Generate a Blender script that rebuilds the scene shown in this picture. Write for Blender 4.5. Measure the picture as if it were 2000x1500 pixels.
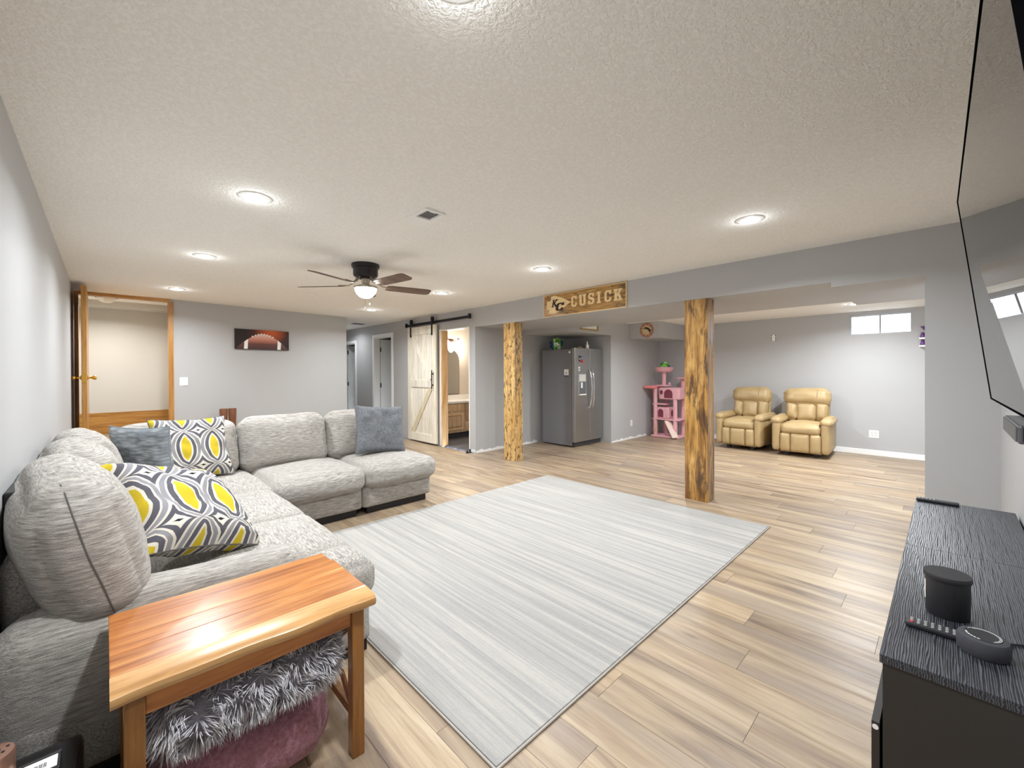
import bpy, bmesh, math, random
from mathutils import Vector, Matrix, noise
R_ = math.radians
random.seed(7)
S = bpy.context.scene
for o in list(bpy.data.objects): bpy.data.objects.remove(o, do_unlink=True)
COL = S.collection

# ------------------------------------------------------------------ camera
CF, CYAW, CPITCH, CROLL, CPY, CH = 821.4, .7692, .0045, -.0047, 728.95, 1.33     # pixels on 2000x1500
F = Vector((math.sin(CYAW)*math.cos(CPITCH), math.cos(CYAW)*math.cos(CPITCH), -math.sin(CPITCH)))
R0 = Vector((math.cos(CYAW), -math.sin(CYAW), 0)); U0 = R0.cross(F)
RR = R0*math.cos(CROLL)+U0*math.sin(CROLL); UU = -R0*math.sin(CROLL)+U0*math.cos(CROLL)
CAMP = Vector((0, 0, CH))
cam = bpy.data.objects.new('camera', bpy.data.cameras.new('camera')); COL.objects.link(cam)
cam.data.sensor_width = 36; cam.data.lens = 36*CF/2000; cam.data.shift_y = (CPY-750)/2000
cam.data.clip_start = .02; cam.data.clip_end = 100
cam.matrix_world = Matrix.Translation(CAMP) @ Matrix((RR, UU, -F)).transposed().to_4x4()
S.camera = cam
def ray(u, v): return F+RR*((u-1000)/CF)+UU*((CPY-v)/CF)
def onz(u, v, z=0):
    d = ray(u, v); return CAMP+d*((z-CH)/d.z)
def onx(u, v, x):
    d = ray(u, v); return CAMP+d*(x/d.x)
def ony(u, v, y):
    d = ray(u, v); return CAMP+d*(y/d.y)

# ------------------------------------------------------------------ world, lights, exposure
w = bpy.data.worlds.new('world'); S.world = w; w.use_nodes = True
bg = w.node_tree.nodes['Background']; bg.inputs[0].default_value = (.82, .91, 1, 1); bg.inputs[1].default_value = 3.0
S.view_settings.view_transform = 'Standard'; S.view_settings.look = 'None'; S.view_settings.gamma = 1
S.view_settings.use_curve_mapping = False; S.view_settings.exposure = 1.38
CAN_W, FAN_W, FAR_W = 12.5, 125.0, 15.0         # watts of each recessed can, the fan bowl, the far-room cans
S.cycles.diffuse_bounces = 10; S.cycles.max_bounces = 14
H = 2.367                                      # ceiling height

# ------------------------------------------------------------------ mesh helpers
def origin(o):
    v = Vector((0, 0, 0))
    while o is not None: v += o.location; o = o.parent
    return v
class MB:
    def __init__(s): s.v = []; s.f = []; s.uv = None
    def add(s, vs, fs):
        n = len(s.v); s.v += [tuple(p) for p in vs]; s.f += [tuple(i+n for i in f) for f in fs]; return s
    def box(s, x0, x1, y0, y1, z0, z1):
        return s.add([(x0,y0,z0),(x1,y0,z0),(x1,y1,z0),(x0,y1,z0),(x0,y0,z1),(x1,y0,z1),(x1,y1,z1),(x0,y1,z1)],
                     [(0,3,2,1),(4,5,6,7),(0,1,5,4),(1,2,6,5),(2,3,7,6),(3,0,4,7)])
    def bar(s, a, b, wd, th, up=(0,0,1)):              # a board from a to b: width wd (across up), thickness th
        a = Vector(a); b = Vector(b); d = (b-a).normalized(); u = Vector(up); n = d.cross(u)
        if n.length < 1e-4: n = d.cross(Vector((1,0,0)))
        n.normalize(); u = n.cross(d).normalized(); n *= th/2; u *= wd/2
        return s.add([a-n-u,a+n-u,a+n+u,a-n+u,b-n-u,b+n-u,b+n+u,b-n+u],
                     [(0,3,2,1),(4,5,6,7),(0,1,5,4),(1,2,6,5),(2,3,7,6),(3,0,4,7)])
    def prism(s, poly, ax, a, b):
        f = {'x': lambda p, t: (t,p[0],p[1]), 'y': lambda p, t: (p[0],t,p[1]), 'z': lambda p, t: (p[0],p[1],t)}[ax]
        n = len(poly); vs = [f(p, a) for p in poly]+[f(p, b) for p in poly]
        return s.add(vs, [tuple(range(n)), tuple(range(2*n-1, n-1, -1))]+[(i,(i+1)%n,(i+1)%n+n,i+n) for i in range(n)])
    def lathe(s, prof, c=(0,0,0), n=28, ax='z', sx=1, sy=1):
        vs = []; fs = []; m = len(prof)
        for r, z in prof:
            for k in range(n):
                a = 2*math.pi*k/n; p = (r*math.cos(a)*sx, r*math.sin(a)*sy, z)
                if ax == 'x': p = (p[2], p[0], p[1])
                if ax == 'y': p = (p[0], p[2], p[1])
                vs.append((p[0]+c[0], p[1]+c[1], p[2]+c[2]))
        for i in range(m-1):
            for k in range(n):
                a = i*n+k; b = i*n+(k+1)%n; fs.append((a, b, b+n, a+n))
        if prof[0][0] > 1e-5: fs.append(tuple(range(n-1, -1, -1)))
        if prof[-1][0] > 1e-5: fs.append(tuple(range((m-1)*n, m*n)))
        return s.add(vs, fs)
    def cyl(s, c, r, h, ax='z', n=24, r2=None): return s.lathe([(r, 0), (r if r2 is None else r2, h)], c, n, ax)
    def tube(s, pts, r, n=8):
        pts = [Vector(p) for p in pts]; vs = []; fs = []; pn = None
        for i, p in enumerate(pts):
            d = (pts[min(i+1,len(pts)-1)]-pts[max(i-1,0)]).normalized()
            if pn is None: pn = d.cross(Vector((0,0,1)) if abs(d.z) < .9 else Vector((1,0,0))).normalized()
            pn = (pn-d*pn.dot(d)).normalized(); b = d.cross(pn)
            rr = r[i] if isinstance(r, (list,tuple)) else r
            for k in range(n):
                a = 2*math.pi*k/n; vs.append(p+pn*(math.cos(a)*rr)+b*(math.sin(a)*rr))
        for i in range(len(pts)-1):
            for k in range(n):
                a = i*n+k; c = i*n+(k+1)%n; fs.append((a, c, c+n, a+n))
        fs += [tuple(range(n-1,-1,-1)), tuple(range((len(pts)-1)*n, len(pts)*n))]
        return s.add(vs, fs)
    def soft(s, c, size, r=.05, crown=(0,0,0), n=14, wr=0, wf=6, M=None, seed=0, sag=0):   # rounded, crowned, wrinkled cushion block
        hx, hy, hz = [q/2 for q in size]; r = min(r, hx*.98, hy*.98, hz*.98); idx = {}; vs = []; fs = []
        def g(i):
            t = -1+2*i/n; return math.copysign(1-(1-abs(t))**1.5, t)
        def vert(i, j, k):
            if (i,j,k) in idx: return idx[(i,j,k)]
            u, v, q = g(i), g(j), g(k); p = Vector((u*hx, v*hy, q*hz))
            inn = Vector((max(-(hx-r),min(hx-r,p.x)), max(-(hy-r),min(hy-r,p.y)), max(-(hz-r),min(hz-r,p.z))))
            d = p-inn; p = inn+(d.normalized()*r if d.length > 1e-7 else d)
            a, b, e = (1-u*u), (1-v*v), (1-q*q)
            p = Vector((p.x+crown[0]*b*e*u, p.y+crown[1]*a*e*v, p.z+crown[2]*a*b*q))
            if sag: p.z -= sag*(1-e)*0+sag*u*u*.5
            if wr:
                q3 = (p+Vector((seed*3.7, seed*1.3, seed*2.1)))*wf
                p += Vector((noise.noise(q3), noise.noise(q3+Vector((9,0,0))), noise.noise(q3+Vector((0,9,0)))))*wr
                p += p.normalized()*noise.noise(Vector((q3.x*.6, q3.y*.6, q3.z*3.2)))*wr*.6
            if M is not None: p = M @ p
            idx[(i,j,k)] = len(vs); vs.append(p+Vector(c)); return idx[(i,j,k)]
        for i in range(n):
            for j in range(n):
                fs += [(vert(i,j,0),vert(i,j+1,0),vert(i+1,j+1,0),vert(i+1,j,0)), (vert(i,j,n),vert(i+1,j,n),vert(i+1,j+1,n),vert(i,j+1,n)),
                       (vert(i,0,j),vert(i+1,0,j),vert(i+1,0,j+1),vert(i,0,j+1)), (vert(i,n,j),vert(i,n,j+1),vert(i+1,n,j+1),vert(i+1,n,j)),
                       (vert(0,i,j),vert(0,i,j+1),vert(0,i+1,j+1),vert(0,i+1,j)), (vert(n,i,j),vert(n,i+1,j),vert(n,i+1,j+1),vert(n,i,j+1))]
        return s.add(vs, fs)
    def build(s, name, mat, parent=None, smooth=False, bevel=0, local=False, label=None):
        me = bpy.data.meshes.new(name); off = Vector((0,0,0)) if local or parent is None else origin(parent)
        me.from_pydata([tuple(Vector(p)-off) for p in s.v], [], s.f)
        if s.uv is not None:
            ul = me.uv_layers.new(name='UVMap')
            for l in me.loops: ul.data[l.index].uv = s.uv[l.vertex_index]
        bm = bmesh.new(); bm.from_mesh(me); bmesh.ops.recalc_face_normals(bm, faces=bm.faces); bm.to_mesh(me); bm.free()
        if smooth:
            me.polygons.foreach_set('use_smooth', [True]*len(me.polygons))
            if smooth != 'all': me.set_sharp_from_angle(angle=R_(40))
        o = bpy.data.objects.new(name, me); COL.objects.link(o)
        if mat is not None: me.materials.append(mat)
        if parent is not None: o.parent = parent
        if bevel:
            b = o.modifiers.new('bevel', 'BEVEL'); b.width = bevel; b.segments = 2; b.limit_method = 'ANGLE'
        if label: o['label'] = label
        return o
def thing(name, label, cat, loc=(0,0,0), group=None, rot=None):
    o = bpy.data.objects.new(name, None); COL.objects.link(o); o.location = loc; o.empty_display_size = .1
    if rot is not None: o.rotation_euler = rot
    return tag(o, label, cat, group)
def tag(o, label, cat, group=None):
    o['label'] = label; o['category'] = cat
    if group: o['group'] = group
    return o
def struct(o): o['kind'] = 'structure'; return o
def copy_tree(o, parent=None):
    c = o.copy(); COL.objects.link(c); c.parent = parent
    for ch in list(o.children): copy_tree(ch, c)
    return c

# ------------------------------------------------------------------ materials
def sr(r, g, b):
    f = lambda c: (c/255/12.92) if c/255 <= .04045 else ((c/255+.055)/1.055)**2.4
    return (f(r), f(g), f(b), 1)
class NT:
    def __init__(s, name):
        s.m = bpy.data.materials.new(name); s.m.use_nodes = True; s.t = s.m.node_tree; s.b = s.t.nodes['Principled BSDF']
    def n(s, typ, **kw):
        d = s.t.nodes.new(typ)
        for k, v in kw.items():
            if k.startswith('i_'):
                key = k[2:]; key = int(key) if key.isdigit() else key.replace('_', ' ')
                if isinstance(v, bpy.types.NodeSocket): s.t.links.new(v, d.inputs[key])
                else: d.inputs[key].default_value = v
            else: setattr(d, k, v)
        return d
    def l(s, a, b): s.t.links.new(a, b)
    def p(s, **kw):
        for k, v in kw.items():
            k = k.replace('_', ' ')
            if isinstance(v, bpy.types.NodeSocket): s.l(v, s.b.inputs[k])
            else: s.b.inputs[k].default_value = v
        return s
    def coord(s, scale=(1,1,1), rnd=False, out='Object'):
        c = s.n('ShaderNodeTexCoord').outputs[out]
        if rnd:
            r = s.n('ShaderNodeObjectInfo').outputs['Random']
            o = s.n('ShaderNodeVectorMath', operation='SCALE', i_0=(37.0, 53.0, 19.0)); s.l(r, o.inputs['Scale'])
            c = s.n('ShaderNodeVectorMath', operation='ADD', i_0=c, i_1=o.outputs[0]).outputs[0]
        return s.n('ShaderNodeMapping', i_Vector=c, i_Scale=scale).outputs[0]
    def noise(s, vec, scale=5, detail=4, rough=.55, dist=0): return s.n('ShaderNodeTexNoise', i_Vector=vec, i_Scale=scale, i_Detail=detail, i_Roughness=rough, i_Distortion=dist).outputs['Fac']
    def ramp(s, fac, stops, const=False):
        r = s.n('ShaderNodeValToRGB', i_Fac=fac); e = r.color_ramp
        if const: e.interpolation = 'CONSTANT'
        while len(e.elements) < len(stops): e.elements.new(.5)
        for q, (p, c) in zip(e.elements, stops): q.position = p; q.color = c if len(c) == 4 else (*c, 1)
        return r.outputs['Color']
    def mix(s, a, b, fac, mode='MIX'):
        d = s.n('ShaderNodeMix', data_type='RGBA', blend_type=mode)
        for k, v in ((0, fac), (6, a), (7, b)):
            if isinstance(v, bpy.types.NodeSocket): s.l(v, d.inputs[k])
            else: d.inputs[k].default_value = v
        return d.outputs[2]
    def bump(s, h, strength=.3, dist=.01):
        s.l(s.n('ShaderNodeBump', i_Height=h, i_Strength=strength, i_Distance=dist).outputs[0], s.b.inputs['Normal']); return s
def plain(name, col, rough=.5, metal=0, spec=.5, bump=None, coat=0, alpha=None):
    t = NT(name); t.p(Base_Color=col, Roughness=rough, Metallic=metal)
    t.b.inputs['Specular IOR Level'].default_value = spec
    if coat: t.b.inputs['Coat Weight'].default_value = coat; t.b.inputs['Coat Roughness'].default_value = .08
    if bump: t.bump(t.noise(t.coord(), bump[0], 3), bump[1], bump[2] if len(bump) > 2 else .004)
    return t.m
def emis(name, col, strength):
    t = NT(name); t.p(Base_Color=col, Emission_Color=col, Emission_Strength=strength); return t.m
def wallpaint(name, col):
    t = NT(name); v = t.coord()
    c = t.mix(col, (col[0]*.93, col[1]*.93, col[2]*.93, 1), t.noise(v, 1.6, 3))
    t.p(Base_Color=c, Roughness=.55); t.b.inputs['Specular IOR Level'].default_value = .35
    return t.bump(t.noise(v, 150, 3), .12, .002).m
def fabric(name, c1, c2, c3, sc=(1,1,1), strength=.5, fine=1.0):
    t = NT(name); v = t.coord(sc); a = t.noise(v, 75*fine, 4, .7); b = t.noise(t.coord(), 260*fine, 2, .6); big = t.noise(t.coord(), 5, 2)
    col = t.ramp(a, [(.28, c1), (.48, c2), (.66, c3)])
    col = t.mix(col, c1, t.ramp(b, [(.54, (0,0,0)), (.76, (.4,.4,.4))]))
    col = t.mix(col, c2, t.ramp(big, [(.4, (0,0,0)), (.7, (.25,.25,.25))]))
    t.p(Base_Color=col, Roughness=.95); t.b.inputs['Specular IOR Level'].default_value = .15
    t.b.inputs['Sheen Weight'].default_value = .15
    h = t.n('ShaderNodeMath', operation='ADD', i_0=a, i_1=b).outputs[0]
    return t.bump(h, strength, .003).m
def woodgrain(name, cols, grain='z', sc=1.0, rough=.45, knots=.0, coat=0, rnd=True, bumpy=.15, spec=.4):
    st = {'x': (.9, 11, 11), 'y': (11, .9, 11), 'z': (11, 11, .9)}[grain]
    t = NT(name); v = t.coord(tuple(q*sc for q in st), rnd); a = t.noise(v, 1.3, 6, .62, .9)
    st2 = tuple(q*sc*4 for q in st); b = t.noise(t.coord(st2, rnd), 1.5, 3, .6)
    n = len(cols); lo, hi = .30, .70
    col = t.ramp(a, [(lo+(hi-lo)*i/(n-1), c) for i, c in enumerate(cols)])
    col = t.mix(col, (cols[0][0]*.7, cols[0][1]*.7, cols[0][2]*.7, 1), t.ramp(b, [(.52, (0,0,0)), (.75, (.5,.5,.5))]))
    if rnd:
        r = t.n('ShaderNodeObjectInfo').outputs['Random']
        col = t.mix(col, t.ramp(r, [(0, (.62,.62,.64)), (.5, (1,1,1)), (1, (1.12,1.05,.95))]), .55, 'MULTIPLY')
    if knots:
        vk = t.coord(tuple({'x': (1.3,5,5), 'y': (5,1.3,5), 'z': (5,5,1.3)}[grain]), rnd)
        k = t.n('ShaderNodeTexVoronoi', i_Vector=vk, i_Scale=1.6).outputs['Distance']
        col = t.mix(col, (cols[0][0]*.4, cols[0][1]*.35, cols[0][2]*.3, 1), t.ramp(k, [(.03, (knots,)*3), (.16, (0,0,0))]))
    t.p(Base_Color=col, Roughness=rough); t.b.inputs['Specular IOR Level'].default_value = spec
    if coat: t.b.inputs['Coat Weight'].default_value = coat; t.b.inputs['Coat Roughness'].default_value = .12
    return t.bump(b, bumpy, .002).m
def burnt(name, grain, light=0):
    t = NT(name); st = {'y': (9, .8, 9), 'z': (9, 9, .8)}[grain]; v = t.coord(st, True)
    a = t.noise(v, 1.5, 6, .68, 1.6); b = t.noise(t.coord(tuple(q*.33+.9 for q in st), True), 2.0, 5, .7, .8); c = t.noise(t.coord(tuple(q*5 for q in st), True), 1.6, 3)
    col = t.ramp(a, [(.28, sr(58,36,18)), (.41, sr(138,94,42)), (.53, sr(186,140,70)), (.70, sr(216,176,110))])
    if light: col = t.ramp(a, [(.26, sr(128,84,40)), (.38, sr(190,146,84)), (.52, sr(214,176,112)), (.70, sr(228,198,142))])
    col = t.mix(col, sr(44,26,14), t.ramp(b if not light else t.noise(t.coord((5,5,2.4), True), 5.0, 4, .65, .6), [(.52, (0,0,0)), (.62, (.8,.8,.8))]))
    col = t.mix(col, sr(92,54,22), t.ramp(c, [(.50, (0,0,0)), (.70, (.6,.6,.6))]))
    vk = t.coord({'y': (4,1.6,4), 'z': (4,4,1.6)}[grain], True); k = t.n('ShaderNodeTexVoronoi', i_Vector=vk, i_Scale=1.5).outputs['Distance']
    col = t.mix(col, sr(60,30,12), t.ramp(k, [(.04, (.9,.9,.9)), (.15, (0,0,0))]))
    t.p(Base_Color=col, Roughness=.3); t.b.inputs['Coat Weight'].default_value = .5; t.b.inputs['Coat Roughness'].default_value = .15
    return t.bump(a, .2, .004).m

m_wall = wallpaint('wall_grey_paint', sr(184,184,184)); m_soff = m_wall
m_alcove = wallpaint('landing_paint', sr(206,203,196)); m_bath = wallpaint('bathroom_paint', sr(226,214,198))
def ceilmat():
    t = NT('ceiling_texture'); v = t.coord(); a = t.noise(v, 62, 3, .55, .6); b = t.noise(v, 140, 2)
    t.p(Base_Color=t.mix(sr(249,247,242), sr(242,240,233), t.ramp(a, [(.4, (0,0,0)), (.62, (1,1,1))])), Roughness=.9)
    t.b.inputs['Specular IOR Level'].default_value = .2
    return t.bump(t.n('ShaderNodeMath', operation='MULTIPLY_ADD', i_0=b, i_1=.3, i_2=t.ramp(a, [(.4, (0,0,0)), (.6, (1,1,1))])).outputs[0], .45, .006).m
m_ceil = ceilmat()
def plankmat():
    t = NT('oak_vinyl_plank'); v = t.coord((8.5, .75, 1), True); a = t.noise(v, 1.25, 6, .6, .7); b = t.noise(t.coord((55, 1.6, 1), True), 1.4, 4, .65); e = t.noise(t.coord((3.2, .5, 1), True), 1.3, 3, .5, .4)
    col = t.ramp(a, [(.30, sr(110,94,81)), (.42, sr(148,129,107)), (.55, sr(173,154,128)), (.70, sr(188,172,147))])
    col = t.mix(col, sr(140,127,117), t.ramp(e, [(.46, (0,0,0)), (.64, (.6,.6,.6))]))
    col = t.mix(col, sr(120,96,74), t.ramp(b, [(.52, (0,0,0)), (.74, (.5,.5,.5))]))
    r = t.n('ShaderNodeObjectInfo').outputs['Random']
    col = t.mix(col, t.ramp(r, [(0, (.78,.75,.73)), (.35, (.98,.94,.90)), (.7, (1.05,1.02,.98)), (1, (.92,.84,.76))]), .65, 'MULTIPLY')
    k = t.n('ShaderNodeTexVoronoi', i_Vector=t.coord((4,1.1,1), True), i_Scale=1.0).outputs['Distance']
    col = t.mix(col, sr(105,76,54), t.ramp(k, [(.015, (.8,.8,.8)), (.07, (0,0,0))]))
    t.p(Base_Color=col, Roughness=t.ramp(b, [(.3, (.34,)*3), (.7, (.46,)*3)])); t.b.inputs['Specular IOR Level'].default_value = .45
    return t.bump(b, .12, .0015).m
m_plank = plankmat()
m_sub = plain('dark_subfloor', sr(70,56,44), .9)  # dark subfloor colour that shows as seams between the planks
m_white = plain('white_trim_paint', sr(242,242,240), .4); m_plate = plain('white_plastic', sr(240,240,236), .35)
m_black = plain('black_plastic', sr(24,24,27), .45); m_blackmet = plain('black_metal', sr(34,34,40), .45, .6)
m_oak = woodgrain('honey_oak', [sr(140,94,42), sr(178,128,64), sr(200,152,86)], 'z', 1.2, .4, coat=.3, rnd=False)
m_oakx = woodgrain('honey_oak_horizontal', [sr(140,94,42), sr(178,128,64), sr(200,152,86)], 'x', 1.2, .4, coat=.3, rnd=False)
m_pine = woodgrain('raw_pine', [sr(196,150,98), sr(222,182,132), sr(236,204,160)], 'z', .9, .6, knots=.7, rnd=True)
m_wash = woodgrain('whitewashed_pine', [sr(206,196,176), sr(228,221,205), sr(240,236,224)], 'z', .8, .6, knots=.25)
m_washd = woodgrain('whitewashed_brace', [sr(196,178,142), sr(218,204,172), sr(230,220,196)], 'z', .8, .6)
m_post = burnt('burnt_pine_post', 'z'); m_post2 = burnt('speckled_pine_post', 'z', 1); m_sign = burnt('burnt_pine_sign', 'y')
m_steel = NT('brushed_steel'); m_steel.p(Base_Color=sr(168,168,168), Metallic=.9, Roughness=m_steel.ramp(m_steel.noise(m_steel.coord((3,3,90)), 3, 3), [(.3, (.30,)*3), (.7, (.42,)*3)])); m_steel = m_steel.m
m_fside = plain('fridge_side_grey', sr(128,128,132), .45, .25, bump=(350,.1,.001))
m_chrome = plain('chrome', sr(225,225,228), .12, 1); m_brass = plain('brass', sr(226,178,84), .2, 1); m_bronze = plain('bronze', sr(92,66,52), .35, .9)
m_dkgrey = plain('dark_grey', sr(60,60,64), .5)

# ------------------------------------------------------------------ structure: floor
XB, XR, YT, YA, YB, XL = 4.33, 8.557, -.255, 5.33, 4.30, -.272
Z1, Z2, ZF = 2.055, 2.015, 2.244
fl = struct(MB().box(XL, XB, YT, 11.5, -.06, -.012).box(XB, XR, -1.2, YA, -.06, -.012).build('floor', m_sub))
fl['label'] = 'light oak plank floor running through both rooms'
PW, PL, G = .19, 1.22, .0014
planks = []
x = XL; row = 0
while x < XR-.01:
    xe = min(x+PW, XR); xm = (x+xe)/2
    spans = []
    if xm < XB: spans.append((YT, 7.58 if xm < 3.25 else 11.5))
    else: spans.append((-.75 if xm < 6.2 else -.55, YA if xm < 6.72 else YB))
    for (ya, yb) in spans:
        y = ya-random.random()*PL
        y = ya-((row*.437+random.random()*.12) % 1)*PL
        while y < yb-.02:
            a, b = max(y, ya), min(y+PL, yb)
            if b-a > .03: planks.append((x, xe, a, b))
            y += PL
    x += PW; row += 1
def psize(p):
    d = Vector(((p[0]+p[1])/2, (p[2]+p[3])/2, -1.33)); return -(p[1]-p[0])*(p[3]-p[2])*1.33/d.length**3 if d.dot(F) > .3 else 0
planks.sort(key=psize)
rest = MB()
for i, (xa, xe, a, b) in enumerate(planks):
    if i < 298:
        m = MB().box(-(xe-xa)/2+G/2, (xe-xa)/2-G/2, -(b-a)/2+G/2, (b-a)/2-G/2, -.012, 0)
        o = m.build('plank', m_plank, fl, local=True); o.location = ((xa+xe)/2, (a+b)/2, 0)
    else: rest.box(xa+G/2, xe-G/2, a+G/2, b-G/2, -.012, 0)
if rest.v: rest.build('plank_rest', m_plank, fl)['kind'] = 'stuff'

# ------------------------------------------------------------------ structure: shell
def wall(name, m, mat=m_wall, label=None):
    o = struct(m.build(name, mat))
    if label: o['label'] = label
    return o
wall('ceiling', MB().box(XL-.15, XB, YT-.15, 11.6, H, H+.1), m_ceil, 'cream orange-peel textured ceiling over the main room')
wall('ceiling_far_room', MB().box(5.72, XR+.1, -1.3, YB+.1, ZF, ZF+.1), m_ceil, 'lower cream ceiling behind the grey beam')
wall('wall_left', MB().box(XL-.15, XL, YT-.15, 7.62, -.06, H), m_wall, 'pale grey wall behind the sectional sofa')
wall('wall_television', MB().box(XL-.15, XB+.12, YT-.15, YT, -.06, H+.02), m_wall, 'pale grey wall behind the television')
wall('wall_back', MB().prism([(.665,7.60),(3.283,7.885),(3.283,11.5),(3.16,11.5),(3.16,8.02),(.72,7.74)], 'z', -.06, H), m_wall, 'grey wall with the football picture')
wall('wall_hall_end', MB().box(3.1, 4.5, 11.5, 11.62, -.06, H), m_wall)
bm_ = MB()
for (ya, yb, za, zb) in [(5.33,5.48,-.06,H),(5.48,6.30,2.075,H),(6.30,8.10,-.06,H),(8.10,8.89,2.085,H),(8.89,9.87,-.06,H),(9.87,10.66,2.02,H),(10.66,11.6,-.06,H)]:
    bm_.box(XB, XB+.12, ya, yb, za, zb)
wall('wall_doors', bm_, m_wall, 'grey wall with the barn door and hall doors')
wall('wall_alcove', MB().box(XB+.12, 6.72, YA, YA+.12, -.06, 2.4), m_wall, 'grey wall behind the refrigerator')
wall('wall_niche', MB().box(6.70, XR, YB, YB+.12, -.06, 2.4).box(6.70, 6.82, YB+.12, YA+.1, -.06, 2.4).box(5.45, 6.70, YB, YA, 1.985, 2.4), m_wall, 'grey wall with the refrigerator recess')
wmb = MB(); wy0, wy1, wz0, wz1 = .338, 1.085, 1.885, 2.20
wmb.box(XR, XR+.18, -1.3, wy0, -.06, ZF+.02).box(XR, XR+.18, wy1, YB+.12, -.06, ZF+.02).box(XR, XR+.18, wy0, wy1, -.06, wz0).box(XR, XR+.18, wy0, wy1, wz1, ZF+.02)
wall('wall_recliners', wmb, m_wall, 'grey wall behind the two recliners')
wall('wall_far_right', MB().box(XB, XR+.1, -1.32, -1.2, -.06, 2.4), m_wall)
wall('wall_pier', MB().box(XB, XB+.14, YT-.15, .11, -.06, H), m_wall, 'grey wall end beside the opening')
wall('ceiling_beam', MB().box(XB, 5.72, .665, YA, Z1, H+.05).box(XB, 5.72, .11, .665, Z2, H+.05).box(XB+.14, 5.72, -1.3, .11, Z2, H+.05), m_soff, 'grey boxed beam carried by two burnt wooden posts')
wall('ceiling_duct', MB().box(7.345, XR, 3.68, YB, 1.944, ZF), m_wall, 'boxed-in grey duct in the corner')
bb = MB().box(XR-.014, XR, -1.2, 3.6, 0, .085); wall('baseboard_recliners', bb, m_white, 'white baseboard behind the recliners').modifiers.new('b', 'BEVEL').width = .004
# ragged unpainted strip where baseboards are missing
def ragged(name, a, b, nrm, h0, h1):
    a = Vector(a); b = Vector(b); n = 26; m = MB(); top = []; nrm = Vector(nrm)*.003
    pts = [a.lerp(b, i/n) for i in range(n+1)]
    for i in range(n):
        za = h0+(h1-h0)*random.random(); zb_ = h0+(h1-h0)*random.random()
        p, q = pts[i], pts[i+1]; u = Vector((0,0,1))
        m.add([p, q, q+u*zb_, p+u*za, p+nrm, q+nrm, q+nrm+u*zb_, p+nrm+u*za], [(4,5,6,7),(3,2,6,7),(0,1,5,4),(0,4,7,3),(1,2,6,5)])
    return wall(name, m, m_white, 'ragged white unpainted strip along the floor')
ragged('trim_1', (XB+.01,YA,0), (5.80,YA,0), (0,-1,0), .025, .06)
ragged('trim_2', (6.705,YB,0), (8.0,YB,0), (0,-1,0), .015, .05)
ragged('trim_3', (XB,5.34,0), (XB,5.47,0), (-1,0,0), .03, .06)
# landing with stairs door
wall('wall_landing', MB().box(-.5, 1.0, 8.75, 8.85, .2, 2.6).box(-.52, -.42, 7.6, 8.8, .2, 2.6).box(.74, .84, 7.7, 8.8, .2, 2.6), m_alcove, 'beige wall of the stair landing')
wall('ceiling_landing', MB().box(-.5, .9, 7.62, 8.8, 2.40, 2.5).box(-.42, .74, 8.35, 8.75, 2.29, 2.40), m_alcove)
wall('floor_landing', MB().box(-.5, .9, 7.60, 8.8, -.06, .42), plain('landing_carpet', sr(150,130,105), .95))
wall('trim_4', MB().box(-.42, .74, 8.728, 8.75, .42, .74), m_oakx, 'honey oak skirt board on the landing wall')
wall('trim_5', MB().box(-.235, .665, 7.585, 7.70, 2.327, H), m_oakx, 'honey oak head jamb of the stair doorway')
wall('trim_6', MB().box(.645, .700, 7.575, 7.70, 0, 2.33), m_oak, 'honey oak side jamb of the stair doorway')
wall('trim_7', MB().box(XL, -.235, 7.585, 7.70, 0, H), m_oak, 'honey oak hinge jamb of the stair doorway')
d = struct(MB().box(-.19, -.145, 6.78, 7.58, .44, 2.325).build('door_1', m_oak, bevel=.003)); d['label'] = 'open honey oak door standing against the left wall'
for z in (.68, 1.42, 2.12): MB().box(-.205, -.188, 7.52, 7.60, z-.05, z+.05).build('hinge', m_bronze, d)
MB().box(-.186, -.150, 6.777, 6.781, 1.23, 1.33).build('latch_plate', m_brass, d)
for s, x0 in ((1, -.145), (-1, -.19)):
    MB().lathe([(.0,0),(.027,0),(.027,s*.006),(.012,s*.012),(.011,s*.035),(.020,s*.045),(.026,s*.06),(.022,s*.075),(.0,s*.078)], (x0, 6.86, 1.28), 18, 'x').build('door_knob', m_brass, d, True)
# hall doors
def sixpanel(name, parent, x0, y, z0, z1, wdt):        # slab in the x-z plane at y, front faces -y
    o = struct(MB().box(x0, x0+wdt, y, y+.035, z0, z1).build(name, m_white, parent, bevel=.002))
    hgt = z1-z0
    for cx in (.27, .73):
        for (a, b) in ((.06,.36),(.43,.74),(.79,.93)):
            xa, xb = x0+wdt*(cx-.16), x0+wdt*(cx+.16); za, zb_ = z0+hgt*a, z0+hgt*b; fr = MB()
            fr.box(xa, xb, y-.004, y+.001, za, za+.014).box(xa, xb, y-.004, y+.001, zb_-.014, zb_).box(xa, xa+.014, y-.004, y+.001, za, zb_).box(xb-.014, xb, y-.004, y+.001, za, zb_)
            fr.box(xa+.035, xb-.035, y-.005, y+.001, za+.035, zb_-.035)
            fr.build('raised_panel', m_white, o, bevel=.002)
    for z in (.28, 1.03, 1.83): MB().box(x0-.028, x0+.004, y-.008, y+.004, z-.05, z+.05).build('hinge', m_chrome, o)
    MB().lathe([(0,0),(.03,0),(.012,-.01),(.012,-.035),(.027,-.05),(.022,-.065),(0,-.067)], (x0+wdt-.06, y, .98), 16, 'y').build('door_knob', m_chrome, o, True)
    return o
d2 = sixpanel('door_2', None, XB+.135, 8.845, .01, 2.06, .76); d2['label'] = 'white six-panel hall door standing open next to the barn door'
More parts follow.
